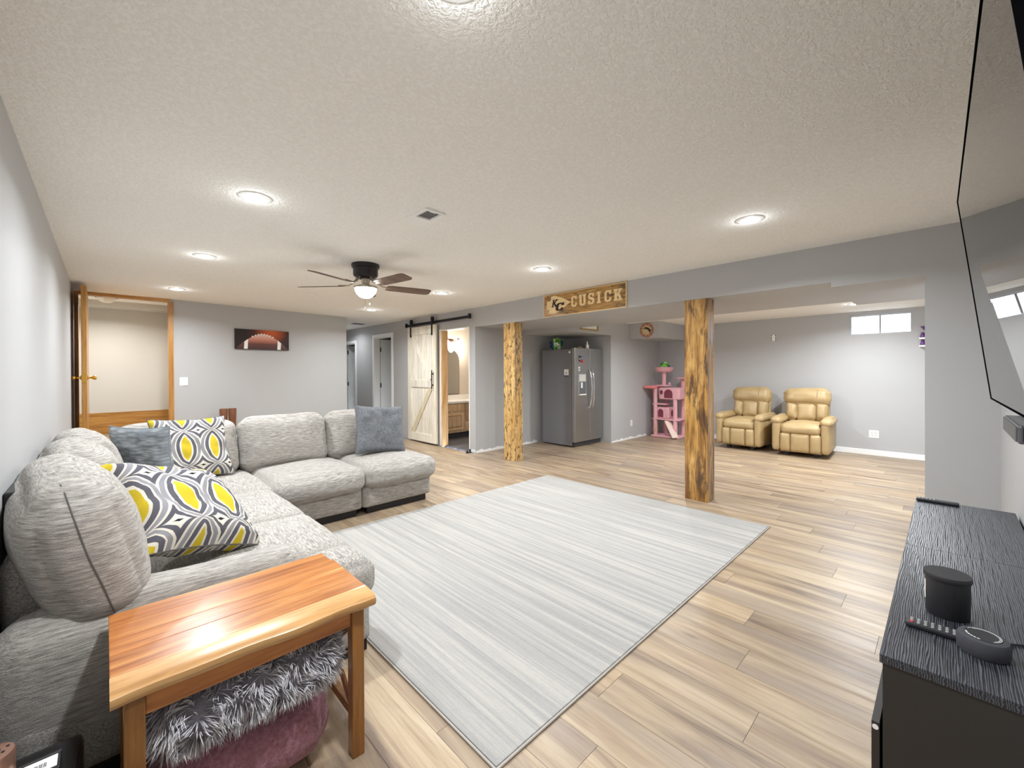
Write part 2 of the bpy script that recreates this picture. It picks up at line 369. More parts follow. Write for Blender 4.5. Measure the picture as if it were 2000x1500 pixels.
d3 = sixpanel('door_3', None, XB+.135, 10.615, .01, 2.0, .76); d3['label'] = 'white six-panel hall door standing open deeper in the hall'
def casing(name, ya, yb, zt, wd=.068):
    m = MB(); m.box(XB-.016, XB, ya-wd, ya, 0, zt+wd).box(XB-.016, XB, yb, yb+wd, 0, zt+wd).box(XB-.016, XB, ya, yb, zt, zt+wd)
    m.box(XB, XB+.125, ya, ya+.014, 0, zt).box(XB, XB+.125, yb-.014, yb, 0, zt).box(XB, XB+.125, ya, yb, zt-.014, zt)
    return wall(name, m, m_white, 'white door casing in the hall')
casing('trim_8', 8.10, 8.89, 2.085); casing('trim_9', 9.87, 10.66, 2.02)
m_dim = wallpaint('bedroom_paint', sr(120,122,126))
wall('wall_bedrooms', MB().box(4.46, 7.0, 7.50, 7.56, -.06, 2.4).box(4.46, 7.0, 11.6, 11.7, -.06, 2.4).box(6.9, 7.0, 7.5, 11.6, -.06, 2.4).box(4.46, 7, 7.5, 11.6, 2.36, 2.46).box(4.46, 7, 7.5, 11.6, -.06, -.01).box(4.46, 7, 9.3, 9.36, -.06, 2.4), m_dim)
# bathroom
wall('wall_bathroom', MB().box(4.46, 6.6, 7.36, 7.44, -.06, 2.4).box(6.5, 6.6, 5.46, 7.4, -.06, 2.4).box(4.46, 4.47, 6.30, 7.4, -.06, 2.4), m_bath, 'warm cream bathroom wall')
wall('ceiling_bathroom', MB().box(4.45, 6.6, 5.45, 7.4, 2.30, 2.4), m_ceil)
m_tile = woodgrain('dark_slate_floor', [sr(52,52,58), sr(84,84,90), sr(120,118,120)], 'x', .5, .4, rnd=False)
wall('floor_bathroom', MB().box(4.40, 6.6, 5.45, 7.4, -.06, -.004), m_tile)
wall('trim_10', MB().box(XB-.004, XB+.125, 6.268, 6.30, 0, 2.075), m_pine, 'raw pine jamb of the bathroom doorway')
wall('trim_11', MB().box(XB-.004, XB+.125, 5.48, 5.496, 0, 2.075).box(XB-.004, XB+.125, 5.496, 6.268, 2.06, 2.075), m_white)
wall('trim_12', MB().box(XB-.006, XB, 6.30, 6.35, 0, 2.09), m_white, 'bare white strip beside the pine jamb')
# window
wn = struct(MB().box(XR+.02, XR+.07, wy0, wy1, wz0, wz0+.012).box(XR+.02, XR+.07, wy0, wy1, wz1-.035, wz1).box(XR+.02, XR+.07, wy0, wy0+.03, wz0+.012, wz1-.035).box(XR+.02, XR+.07, wy1-.03, wy1, wz0+.012, wz1-.035).build('window_1', plain('aluminium_frame', sr(178,180,184), .4, .5))); wn['label'] = 'small high basement window with two panes'
MB().box(XR+.03, XR+.06, .70, .722, wz0, wz1-.03).build('window_mullion', plain('mullion_grey', sr(150,152,158), .5), wn)
m_glass = NT('frosted_glass'); m_glass.p(Base_Color=(1,1,1,1), Roughness=.35); m_glass.b.inputs['Transmission Weight'].default_value = 1; m_glass = m_glass.m
for ya, yb in ((wy0+.03, .70), (.722, wy1-.03)): MB().box(XR+.04, XR+.045, ya, yb, wz0+.012, wz1-.035).build('pane', m_glass, wn)

# ------------------------------------------------------------------ posts
def post(y0, label, m_post=m_post):
    o = thing('wooden_post', label, 'post', (XB+.09, y0+.117, 0))
    x0, x1, y1 = XB+.003, XB+.168, y0+.235; t = .02
    MB().box(x0, x0+t, y0, y1, 0, Z1).build('post_board', m_post, o, bevel=.0025); MB().box(x1-t, x1, y0, y1, 0, Z1).build('post_board', m_post, o, bevel=.0025)
    MB().box(x0+t+.001, x1-t-.001, y0+.002, y0+t, 0, Z1).build('post_board', m_post, o, bevel=.0025); MB().box(x0+t+.001, x1-t-.001, y1-t, y1-.002, 0, Z1).build('post_board', m_post, o, bevel=.0025)
post(1.66, 'burnt pine post between the striped rug and the recliners'); post(4.42, 'lighter speckled pine post between the refrigerator and the bathroom corner', m_post2)

# ------------------------------------------------------------------ recessed lights, vents, fan
m_led = emis('led_diffuser', (1, .985, .96, 1), 14)
def lamp_light(name, loc, watts, parent, kind='AREA', size=.12, col=(.905,.952,1.0)):
    l = bpy.data.lights.new(name, kind); l.energy = watts; l.color = col
    if kind == 'AREA': l.shape = 'DISK'; l.size = size; l.spread = R_(158)
    else: l.shadow_soft_size = size
    o = bpy.data.objects.new(name, l); COL.objects.link(o); o.location = Vector(loc)-(origin(parent) if parent else Vector((0,0,0))); o.parent = parent; return o
def can(x, y, z, label, watts, group):
    o = thing('recessed_light', label, 'ceiling light', (x, y, z), group)
    MB().lathe([(.062,-.001),(.085,-.001),(.085,-.004),(.064,-.009),(.062,-.006)], (x,y,z), 32).build('trim_ring', m_white, o, True)
    MB().lathe([(.0,-.016),(.03,-.0145),(.05,-.011),(.0625,-.004),(.0625,-.001)], (x,y,z), 32).build('diffuser', m_led, o, True)
    lamp_light('can_light', (x, y, z-.022), watts, o); lamp_light('can_glow', (x, y, z-.034), watts*.035, o, 'POINT', .012)
for i, y in enumerate((.95, 2.846, 4.58, 6.607)):
    if i: can(.646, y, H, ['', 'round recessed ceiling light between the white vent and the left wall', 'round recessed ceiling light over the sofa corner', 'round recessed ceiling light by the stair doorway'][i], CAN_W, 'recessed ceiling lights')
    else: can(.66, .89, H, 'round recessed ceiling light above the end table', CAN_W, 'recessed ceiling lights')
for y, lb in ((.942*1.0, 'round recessed ceiling light nearest the television'), (2.85, 'round recessed ceiling light next to the carved wooden name sign'), (4.62, 'round recessed ceiling light between the fan and the barn door rail'), (6.66, 'round recessed ceiling light behind the fan by the hall')):
    can(3.195, y, H, lb, CAN_W, 'recessed ceiling lights')
can(7.464, .874, ZF, 'round recessed light in the lower ceiling by the basement window', FAR_W, 'recessed ceiling lights')
can(6.25, 2.85, ZF, 'added, unseen round recessed light in the lower ceiling behind the beam', FAR_W, 'recessed ceiling lights')  # unseen can guessed from the recliner shadows, added to help light here
can(6.25, .6, ZF, 'added, unseen round recessed light in the lower ceiling behind the pier', FAR_W, 'recessed ceiling lights')  # out of view, a second can added to help light the far room
can(3.8, 9.6, H, 'added, unseen round recessed light in the hall ceiling', 3.5, 'recessed ceiling lights')  # no fixture in view here, added to brighten the hall
# supply vent
vx, vy = 1.46, 2.28
v = thing('ceiling_vent', 'white rectangular ceiling vent with dark louvres', 'vent', (vx+.077, vy+.15, H))
MB().box(vx, vx+.153, vy, vy+.02, H-.013, H).box(vx, vx+.153, vy+.155, vy+.298, H-.013, H).box(vx, vx+.022, vy+.02, vy+.155, H-.013, H).box(vx+.131, vx+.153, vy+.02, vy+.155, H-.013, H).build('vent_frame', m_white, v, bevel=.002)
MB().box(vx+.0222, vx+.1308, vy+.0202, vy+.1548, H-.0012, H).build('vent_duct', m_dkgrey, v)
for i in range(8): MB().bar((vx+.028+i*.0142, vy+.02, H-.003), (vx+.028+i*.0142, vy+.155, H-.003), .005, .0012, (1,0,.6)).build('louvre', m_plate, v)
MB().box(vx+.05, vx+.085, vy+.022, vy+.03, H-.011, H-.004).build('vent_lever', m_plate, v)
p = onz(700, 632, H); v2 = thing('return_vent', 'small grey return vent in the hall ceiling', 'vent', (p.x, p.y, H))
MB().box(p.x-.15, p.x+.15, p.y-.12, p.y+.12, H-.008, H).build('vent_frame', m_plate, v2)
for i in range(10): MB().box(p.x-.13, p.x+.13, p.y-.1+i*.021, p.y-.09+i*.021, H-.011, H-.008).build('louvre', m_dkgrey, v2)
# ceiling fan
fx, fy = 1.817, 3.904
fan = thing('ceiling_fan', 'dark bronze flush-mount ceiling fan with wooden blades and lit bowl', 'ceiling fan', (fx, fy, H))
m_fan = plain('fan_bronze', sr(48,44,46), .4, .5); m_nick = plain('fan_nickel', sr(176,166,150), .3, .6)
m_blade = woodgrain('fan_blade_walnut', [sr(74,56,46), sr(104,82,68), sr(128,104,88)], 'x', 1, .4, rnd=False)
MB().lathe([(0,0),(.128,0),(.132,-.01),(.126,-.035),(.115,-.04),(.115,-.10),(.108,-.115),(.075,-.135),(.06,-.14),(0,-.14)], (fx,fy,H), 40).build('motor_housing', m_fan, fan, True)
MB().lathe([(0,-.14),(.04,-.14),(.036,-.19),(.06,-.205),(.108,-.212),(.108,-.232),(0,-.232)], (fx,fy,H), 36).build('light_fitter', m_nick, fan, True)
bowl = MB().lathe([(.0,-.325),(.03,-.322),(.06,-.308),(.085,-.282),(.098,-.255),(.101,-.233)], (fx,fy,H), 36).build('glass_bowl', emis('lit_bowl', (1,.95,.86,1), 9), fan, True)
for i in range(5):
    a = R_(-83+72*i); d = Vector((math.cos(a), math.sin(a), 0)); n = Vector((-d.y, d.x, 0)); z0 = H-.205
    tw = n*math.cos(R_(13))-Vector((0,0,1))*math.sin(R_(13)); up = d.cross(tw)
    c = Vector((fx, fy, z0)); prof = [(.20,.048),(.24,.058),(.45,.064),(.60,.066),(.635,.060),(.655,.044)]
    vs = []
    for r, hw in prof: vs += [c+d*r+tw*hw+up*.003, c+d*r-tw*hw+up*.003, c+d*r+tw*hw-up*.003, c+d*r-tw*hw-up*.003]
    fs = [(0,1,3,2), (4*len(prof)-4, 4*len(prof)-2, 4*len(prof)-1, 4*len(prof)-3)]
    for k in range(len(prof)-1):
        q = 4*k; fs += [(q,q+4,q+5,q+1),(q+2,q+3,q+7,q+6),(q,q+2,q+6,q+4),(q+1,q+5,q+7,q+3)]
    bl = MB().add(vs, fs).build('blade', m_blade, fan)
    MB().tube([c+d*.085+Vector((0,0,.075)), c+d*.12+Vector((0,0,.03)), c+d*.17+Vector((0,0,.004)), c+d*.27+Vector((0,0,.006))], .009, 8).build('blade_iron', m_nick, bl, True)
for dx, dy, zl, c in ((-.02,-.03,-.43,m_brass), (.035,-.01,-.385,m_chrome)):
    ch = MB().tube([(fx+dx, fy+dy, H-.30), (fx+dx, fy+dy, H+zl+.02)], .0016, 6).build('pull_chain', c, fan)
    MB().lathe([(0,.022),(.004,.016),(.007,.004),(.004,-.006),(0,-.007)], (fx+dx, fy+dy, H+zl), 12).build('pull_knob', m_plate, ch, True)
lamp_light('fan_light', (fx, fy, H-.255), FAN_W, fan, 'POINT', .075, (.93,.96,1.0))
bowl.visible_shadow = True

# ------------------------------------------------------------------ barn door
bd = thing('barn_door', 'whitewashed sliding barn door with Z brace hanging from black rail', 'door', (4.27, 6.83, 0))
y0, y1, z0, z1 = 6.345, 7.31, .03, 2.175; xf = 4.252
n = 6
for i in range(n):
    a = y0+(y1-y0)*i/n; MB().box(xf+.012, xf+.036, a+.002, y0+(y1-y0)*(i+1)/n-.002, z0, z1).build('door_plank', m_wash, bd, bevel=.002)
fw = .125; zm = 1.10
for (ya, yb, za, zb_) in ((y0,y0+fw,z0,z1),(y1-fw,y1,z0,z1),(y0+fw,y1-fw,z1-.15,z1),(y0+fw,y1-fw,z0,z0+.15),(y0+fw,y1-fw,zm-.06,zm+.075)):
    MB().box(xf-.006, xf+.012, ya, yb, za, zb_).build('door_rail', m_wash, bd, bevel=.003)
MB().bar((xf+.004, y1-fw-.05, z0+.16), (xf+.004, y0+fw+.06, zm-.07), .016, .10, (1,0,0)).build('door_brace', m_washd, bd, bevel=.002)
MB().bar((xf+.004, y1-fw-.05, z1-.16), (xf+.004, y0+fw+.06, zm+.085), .016, .10, (1,0,0)).build('door_brace', m_wash, bd, bevel=.002)
hd = MB().box(xf-.045, xf-.033, 6.415, 6.435, 1.02, 1.36).build('door_handle', m_blackmet, bd, bevel=.003)
for z in (1.09, 1.29): MB().cyl((xf-.04, 6.425, z), .012, .036, 'x', 12).build('handle_standoff', m_blackmet, hd, True)
rail = thing('barn_door_rail', 'black flat steel barn door rail above the bathroom doorway', 'rail', (4.27, 6.4, 2.23))
MB().box(4.272, 4.280, 5.40, 7.42, 2.205, 2.25).build('rail_bar', m_blackmet, rail, bevel=.002)
for y in (5.46, 6.0, 6.5, 7.0, 7.38): MB().cyl((4.28, y, 2.228), .013, .05, 'x', 12).build('rail_spacer', m_blackmet, rail, True)
for y in (5.40, 7.40): MB().box(4.255, 4.29, y-.02, y+.02, 2.195, 2.275).build('rail_stop', m_blackmet, rail, bevel=.003)
for y in (6.46, 7.19):
    hg = MB().box(4.238, 4.246, y-.022, y+.022, 1.99, 2.29).build('hanger_strap', m_blackmet, bd, bevel=.002)
    MB().lathe([(.0,0),(.045,0),(.045,.022),(0,.022)], (4.246, y, 2.288), 24, 'x').build('hanger_wheel', m_blackmet, hg, True)
    for z in (2.03, 2.12): MB().lathe([(0,0),(.009,0),(.009,-.006),(0,-.006)], (4.238, y, z), 10, 'x').build('bolt', m_blackmet, hg, True)
g = thing('floor_guide', 'small black barn door floor guide at the bathroom corner', 'hardware', (4.27, 5.42, 0))
MB().box(4.22, 4.31, 5.40, 5.46, 0, .008).build('guide_plate', m_blackmet, g); MB().cyl((4.235,5.43,.008), .014, .035, 'z', 12).build('guide_roller', m_black, g, True); MB().cyl((4.292,5.43,.008), .014, .05, 'z', 12).build('guide_roller', m_black, g, True)

# ------------------------------------------------------------------ bathroom things
m_van = woodgrain('pickled_oak', [sr(196,156,112), sr(222,190,150), sr(238,216,184)], 'z', 1.0, .5)
va = thing('bathroom_vanity', 'pickled oak bathroom vanity with white top', 'vanity', (5.2, 7.1, 0)); vy = 6.86
MB().box(4.62, 5.9, vy+.02, 7.355, .10, .69).build('vanity_body', m_van, va); MB().box(4.66, 5.86, vy+.07, 7.35, 0, .10).build('toe_kick', m_dkgrey, va)
def cabdoor(x0, x1, z0, z1, nm):
    o = MB().box(x0, x1, vy, vy+.02, z0, z1).build(nm, m_van, va, bevel=.003)
    if nm == 'vanity_door':
        MB().box(x0+.055, x1-.055, vy-.002, vy+.002, z0+.055, z1-.055).build('panel_groove', plain('oak_groove', sr(150,110,70), .6), o)
        MB().box(x0+.068, x1-.068, vy-.007, vy+.002, z0+.068, z1-.068).build('raised_panel', m_van, o, bevel=.006)
cabdoor(4.80, 5.26, .15, .50, 'vanity_door'); cabdoor(4.80, 5.26, .535, .665, 'vanity_drawer')
for za, zb_ in ((.12,.30),(.33,.47),(.50,.67)): cabdoor(5.32, 5.62, za, zb_, 'vanity_drawer')
MB().box(4.60, 5.92, vy-.015, 7.358, .69, .73).box(4.60, 5.92, 7.335, 7.358, .73, .83).build('vanity_top', plain('cultured_marble', sr(246,243,238), .2), va, bevel=.005)
fa = MB().cyl((5.02,7.24,.73), .028, .015, 'z', 16).tube([(5.02,7.24,.74),(5.02,7.24,.90),(5.02,7.22,.935),(5.02,7.18,.945),(5.02,7.14,.93),(5.02,7.13,.90)], .010, 10).build('faucet', m_bronze, va, True)
for dx in (-.07, .07): MB().lathe([(.02,0),(.02,.01),(.012,.02),(.012,.05),(.02,.06),(0,.065)], (5.02+dx,7.24,.73), 14).build('faucet_handle', m_bronze, fa, True)
mx, mz = 5.285, 1.40
mr = thing('arched_mirror', 'arched bronze-rimmed mirror above the bathroom vanity', 'mirror', (mx, 7.355, .86))
def arch(wd, zb_, zs, n=18): return [(mx+wd, zb_)]+[(mx+wd*math.cos(math.pi*k/n), zs+wd*math.sin(math.pi*k/n)) for k in range(n+1)]+[(mx-wd, zb_)]
MB().prism(arch(.232,.85,1.575), 'y', 7.345, 7.357).build('mirror_frame', m_bronze, mr); MB().prism(arch(.224,.858,1.575), 'y', 7.342, 7.346).build('mirror_glass', plain('mirror_silver', sr(225,230,232), .03, 1), mr)
vl = thing('vanity_light', 'bronze bathroom wall light with two glowing glass shades', 'wall light', (5.27, 7.355, 2.0))
MB().box(5.17, 5.37, 7.335, 7.357, 1.96, 2.02).tube([(5.08,7.28,1.985),(5.46,7.28,1.985)], .008).tube([(5.27,7.34,1.985),(5.27,7.28,1.985)], .008).build('light_bar', m_bronze, vl, True)
for x in (5.12, 5.42):
    MB().tube([(x,7.28,1.985),(x,7.27,2.03),(x,7.23,2.04),(x,7.225,2.0)], .008).build('light_arm', m_bronze, vl, True)
    MB().lathe([(.025,.0),(.045,-.03),(.055,-.15),(.0,-.15)], (x,7.225,1.99), 20).build('glass_shade', emis('lit_shade', (1,.96,.9,1), 10), vl, True)
    lamp_light('shade_light', (x, 7.18, 1.80), 2.6, vl, 'POINT', .05, (1,.9,.78))

# ------------------------------------------------------------------ name sign
sg = thing('name_sign', 'burnt pine name sign with arrowhead logo on the grey beam', 'sign', (XB-.01, 3.19, 2.063))
sy0, sy1, sz0, sz1 = 2.558, 3.823, 2.063, 2.357
MB().box(XB-.016, XB-.001, sy0+.0082, sy1-.0082, sz0+.0082, sz1-.0082).build('sign_board', m_sign, sg)
m_let = woodgrain('sign_letter_maple', [sr(228,196,136), sr(242,216,164), sr(248,228,186)], 'y', 1, .45, rnd=False)
for (ya, yb, za, zb_) in ((sy0,sy1,sz0,sz0+.008),(sy0,sy1,sz1-.008,sz1),(sy0,sy0+.008,sz0+.008,sz1-.008),(sy1-.008,sy1,sz0+.008,sz1-.008)): MB().box(XB-.021, XB-.001, ya, yb, za, zb_).build('sign_edge', m_let, sg)
SW = {  # block slab letters as polygons on a 0..1 grid
 'C': [(.22,0),(.78,0),(1,.16),(1,.36),(.70,.36),(.70,.24),(.62,.17),(.40,.17),(.33,.26),(.33,.74),(.40,.83),(.62,.83),(.68,.76),(.68,.66),(1,.66),(1,1),(.84,1),(.78,.94),(.70,1),(.22,1),(0,.84),(0,.16)],
 'U': [(.25,0),(.75,0),(.92,.14),(.92,.84),(1,.84),(1,1),(.55,1),(.55,.84),(.64,.84),(.64,.22),(.57,.16),(.46,.16),(.38,.22),(.38,.84),(.46,.84),(.46,1),(0,1),(0,.84),(.08,.84),(.08,.14)],
 'S': [(0,0),(.14,0),(.2,.06),(.28,0),(.8,0),(1,.15),(1,.45),(.84,.56),(.36,.68),(.32,.72),(.32,.80),(.38,.85),(.58,.85),(.66,.79),(.66,.68),(.96,.68),(.96,1),(.84,1),(.78,.94),(.70,1),(.2,1),(.02,.86),(.02,.60),(.14,.50),(.64,.37),(.68,.33),(.68,.21),(.62,.16),(.4,.16),(.32,.22),(.32,.34),(0,.34)],
 'I': [(.1,0),(.9,0),(.9,.16),(.72,.16),(.72,.84),(.9,.84),(.9,1),(.1,1),(.1,.84),(.28,.84),(.28,.16),(.1,.16)],
 'K': [(0,0),(.5,0),(.5,.16),(.40,.16),(.40,.36),(.48,.44),(.62,.16),(.54,.16),(.54,0),(1,0),(1,.16),(.92,.16),(.68,.58),(.86,.84),(.98,.84),(.98,1),(.54,1),(.54,.84),(.62,.84),(.40,.58),(.40,.84),(.5,.84),(.5,1),(0,1),(0,.84),(.09,.84),(.09,.16),(0,.16)]}
def signpoly(poly, a, b, c, e, nm, mat, x0=.016, x1=.026, par=None):   # left pixel-side a -> right b as fractions of sign length
    L = sy1-sy0; MB().prism([(sy1-(a+(b-a)*p)*L, sz0+(c+(e-c)*q)*(sz1-sz0)) for p, q in poly], 'x', XB-x1, XB-x0).build(nm, mat, par or sg)
LT = 1/(1225-1063)
for ch, pa, pb in (('C',1118,1129),('U',1133,1147),('S',1151,1163),('I',1167,1177),('C',1183,1196),('K',1201,1217.5)):
    ya = (sy1-onx(pa, 590, XB).y)/(sy1-sy0); yb = (sy1-onx(pb, 580, XB).y)/(sy1-sy0)
    signpoly(SW[ch], ya, yb, .30, .77, 'sign_letter', m_let)
ar = MB().prism([(sy1-(.045+.32*p)*(sy1-sy0), sz0+(.10+.84*q)*(sz1-sz0)) for p, q in [(0,.30),(.12,.26),(.10,.04),(.35,.0),(.66,.20),(1,.52),(.70,.78),(.34,.98),(.20,.94),(.18,.72),(.02,.70)]], 'x', XB-.024, XB-.016).build('arrowhead_logo', m_let, sg)
m_burn = plain('burnt_letter', sr(40,26,16), .6)
def slant(poly): return [(p+.22*q, q) for p, q in poly]
signpoly(slant([(0,0),(.3,0),(.3,.12),(.24,.12),(.24,.4),(.55,.12),(.5,.12),(.5,0),(.9,0),(.9,.12),(.8,.12),(.42,.54),(.7,.88),(.85,.88),(.85,1),(.45,1),(.45,.88),(.5,.88),(.24,.62),(.24,.88),(.3,.88),(.3,1),(0,1),(0,.88),(.06,.88),(.06,.12),(0,.12)]), .115, .20, .40, .74, 'logo_letter', m_burn, .024, .0275, ar)
signpoly(slant(SW['C']), .165, .265, .22, .56, 'logo_letter', m_burn, .024, .0280, ar)

# ------------------------------------------------------------------ football canvas, switch, outlets
q = 7.60+(1.45-.665)*.1089; ang = math.atan2(.285, 2.618)
pc = ony(457, 640, 7.69); pe = ony(562, 682, 7.79)
fp = thing('football_canvas', 'wide canvas print of a brown football on grey wall', 'picture', (1.445, 7.668, 1.70), rot=(0,0,ang)); Wp, Hp = .80, .315
m_cv = NT('canvas_print'); vv = m_cv.coord(); gr = m_cv.n('ShaderNodeTexGradient', gradient_type='SPHERICAL', i_Vector=m_cv.n('ShaderNodeMapping', i_Vector=vv, i_Location=(-1.35,0,-.95), i_Scale=(2.6,1,3.2)).outputs[0]).outputs['Fac']
m_cv.p(Base_Color=m_cv.ramp(gr, [(0, sr(36,28,30)), (.35, sr(70,36,30)), (.85, sr(196,92,46))]), Roughness=.7); m_cv = m_cv.m
MB().box(0, Wp, -.012, 0, 0, Hp).build('canvas', m_cv, fp, local=True)
m_ball = NT('football_leather'); vv = m_ball.coord(); sz = m_ball.n('ShaderNodeSeparateXYZ', i_Vector=vv).outputs['Z']
m_ball.p(Base_Color=m_ball.mix(m_ball.ramp(sz, [(.0, sr(60,42,46)), (.09, sr(104,62,54)), (.15, sr(196,126,106)), (.235, sr(236,196,182))]), sr(120,70,55), m_ball.ramp(m_ball.noise(vv, 240, 2), [(.5, (0,0,0)), (.7, (.35,)*3)])), Roughness=.6); m_ball = m_ball.m
def by(x): t = (x-.40)/.385; return .012+.235*max(0, 1-abs(t)**1.75)
MB().prism([(x/40*.77+.015, .006) for x in (0,40)]+[(.015+.77*i/30, by(.015+.77*i/30)) for i in range(30,-1,-1)], 'y', -.0135, -.012).build('football', m_ball, fp, local=True)
for a, b in ((.125,.185),(.615,.675)): MB().prism([(a,.006),(b-.008,.006),(b,by(b)),((a+b)/2,by((a+b)/2)),(a+.008,by(a))], 'y', -.0145, -.0135).build('ball_stripe', m_plate, fp, local=True)
for i in range(8): t = .25+.30*i/7; MB().box(t-.013, t+.009, -.0145, -.012, by(t)-.006, by(t)+.012).build('ball_lace', m_plate, fp, local=True)
def plate(name, label, cat, c, ax, wd, ht, kind):
    o = thing(name, label, cat, c); s = {'x': lambda a0, a1, b0, b1, t0, t1: (c[0]-t1, c[0]-t0, c[1]+a0, c[1]+a1, c[2]+b0, c[2]+b1), 'y': lambda a0, a1, b0, b1, t0, t1: (c[0]+a0, c[0]+a1, c[1]-t1, c[1]-t0, c[2]+b0, c[2]+b1)}[ax]
    MB().box(*s(-wd/2, wd/2, -ht/2, ht/2, 0, .006)).build('cover_plate', m_plate, o, bevel=.002)
    if kind == 'switch':
        for q in (-.023, .023): MB().box(*s(q-.005, q+.005, -.013, .011, .006, .014)).build('toggle', m_plate, o)
    else:
        for k in range(int(round(wd/.058)) or 1):
            x0 = (k-(max(1, int(round(wd/.058)))-1)/2)*.046
            for q in (-.02, .02): MB().box(*s(x0-.016, x0+.016, q-.013, q+.013, .006, .0085)).build('socket', plain('socket_face', sr(214,214,208), .4) if 'socket_face' not in bpy.data.materials else bpy.data.materials['socket_face'], o)
    return o
p = ony(357, 745, 7.617); plate('light_switch', 'white double light switch by the stair doorway', 'light switch', (p.x, 7.617, p.z), 'y', .118, .118, 'switch')
p = ony(1233, 826, YB); plate('wall_outlet', 'white wall outlet between refrigerator and pink cat tree', 'outlet', (p.x, YB, p.z), 'y', .07, .115, 'outlet')
p = onx(1707, 848, XR); plate('wall_outlet', 'wide white wall outlet beside the right-hand recliner', 'outlet', (XR, p.y, p.z), 'x', .118, .118, 'outlet')
p = onx(1511, 660, XR); o = thing('cable_box', 'white open cable wall box above the recliners', 'outlet', (XR, p.y, p.z))
MB().box(XR-.004, XR, p.y-.035, p.y+.035, p.z-.055, p.z+.055).build('cover_plate', m_plate, o)
for a in (-.03, .03):
    for b in (-.04, .0, .04): MB().box(XR-.006, XR-.003, p.y+a-.006, p.y+a+.006, p.z+b-.011, p.z+b+.011).build('box_clip', m_black, o)
# round emblem
m_tan = plain('emblem_tan', sr(206,190,146), .7); m_red = plain('emblem_red', sr(140,58,40), .6); m_grn = plain('emblem_dark', sr(46,46,38), .6)
em = thing('round_wall_sign', 'round red and tan wall sign on the boxed duct', 'sign', (7.345, 3.93, 2.094)); ec = (7.345, 3.93, 2.094)
MB().lathe([(0,0),(.135,0),(.135,-.008),(0,-.008)], ec, 40, 'x').build('sign_rim', m_red, em); MB().lathe([(0,-.008),(.128,-.008),(.128,-.0095),(0,-.0095)], ec, 40, 'x').build('sign_band', plain('emblem_band', sr(196,140,108), .7), em)
MB().lathe([(0,-.0095),(.088,-.0095),(.088,-.011),(0,-.011)], ec, 40, 'x').build('sign_face', m_tan, em)
for k in range(9):
    a = R_(20+k*40); c0 = Vector(ec)+Vector((-.0105, math.cos(a)*.108, math.sin(a)*.108)); MB().box(c0.x, c0.x+.001, c0.y-.008, c0.y+.008, c0.z-.008, c0.z+.008).build('sign_mark', m_grn, em)
MB().prism([(3.93+a*.12, 2.094+b*.12) for a, b in ((-.75,-.1),(-.55,-.5),(-.35,-.1),(-.1,.15),(.1,.1),(.25,.3),(.55,.1),(.65,-.15),(.5,.3),(.2,.5),(-.2,.42),(-.55,.2))], 'x', 7.3325, 7.3345).build('sign_mark', m_grn, em)
# gold frame above the niche
a, b = ony(1133, 640, YB), ony(1167, 647, YB); g = thing('gold_picture_frame', 'gold framed picture above the refrigerator recess', 'picture', ((a.x+b.x)/2, YB, 2.04)); m_gold = plain('antique_gold', sr(178,150,84), .35, .7)
for (xa, xb, za, zb_) in ((a.x,b.x,2.035,2.055),(a.x,b.x,2.212,2.232),(a.x,a.x+.03,2.055,2.212),(b.x-.03,b.x,2.055,2.212)): MB().box(xa, xb, YB-.022, YB-.001, za, zb_).build('frame_rail', m_gold, g)
MB().box(a.x+.03, b.x-.03, YB-.008, YB-.001, 2.055, 2.212).build('picture_mat', m_plate, g)
# shelf corner with purple trinkets by the pier
for i, (v, lb) in enumerate(((661, 'upper'), (676, 'lower'))):
    p = onx(1799, v, 8.50); sh = tag(MB().box(8.44, XR-.001, p.y-.22, p.y+.02, p.z-.012, p.z+.012).build('wall_shelf', m_white, bevel=.004), lb+' small white wall shelf beside the basement window', 'shelf', 'small white shelves')
    MB_ = MB().lathe([(0,0),(.03,0),(.034,.02),(.02,.05),(.026,.065),(0,.08)], (8.50, p.y-.02, p.z+.012), 14).build('purple_trinket', plain('purple_glaze', sr(96,52,120), .35) if not i else bpy.data.materials['purple_glaze'], None, True)
    tag(MB_, 'small purple trinket standing on the '+lb+' white wall shelf', 'ornament', 'purple trinkets')
p = onx(1803, 640, 8.54); tag(MB().prism([(p.y-.10,p.z+.02),(p.y+.03,p.z+.02),(p.y-.03,p.z-.06)], 'x', 8.54, 8.556).build('purple_pennant', bpy.data.materials['purple_glaze']), 'small purple pennant hung beside the basement window', 'pennant')

# ------------------------------------------------------------------ refrigerator
fr = thing('refrigerator', 'stainless side-by-side refrigerator in the wall recess', 'refrigerator', (6.26, 4.85, 0)); fx0, fx1, fy0, fy1, fz = 5.835, 6.675, 4.465, 5.22, 1.735
MB().box(fx0, fx1, fy0+.075, fy1, .02, fz-.02).build('cabinet', m_fside, fr, bevel=.004); MB().box(fx0+.02, fx1-.02, fy0+.04, fy0+.10, .012, .075).build('base_grille', m_dkgrey, fr)
for xx in (fx0+.05, fx1-.05): MB().cyl((xx, fy0+.12, 0), .02, .03, 'z', 12).build('leveling_foot', m_black, fr)
sx = 6.27
dl = MB().box(fx0, sx-.003, fy0, fy0+.07, .085, fz).build('freezer_door', m_steel, fr, bevel=.008); dr = MB().box(sx+.003, fx1, fy0, fy0+.07, .085, fz).build('fridge_door', m_steel, fr, bevel=.008)
for xx, s, pr in ((sx-.035, -1, dl), (sx+.035, 1, dr)):
    MB().tube([(xx+s*.012, fy0-.005, 1.36), (xx+s*.006, fy0-.04, 1.33), (xx-s*.002, fy0-.062, 1.2), (xx-s*.006, fy0-.07, 1.02), (xx-s*.002, fy0-.062, .84), (xx+s*.006, fy0-.04, .70), (xx+s*.012, fy0-.005, .67)], .013, 10).build('door_handle', m_chrome, pr, True)
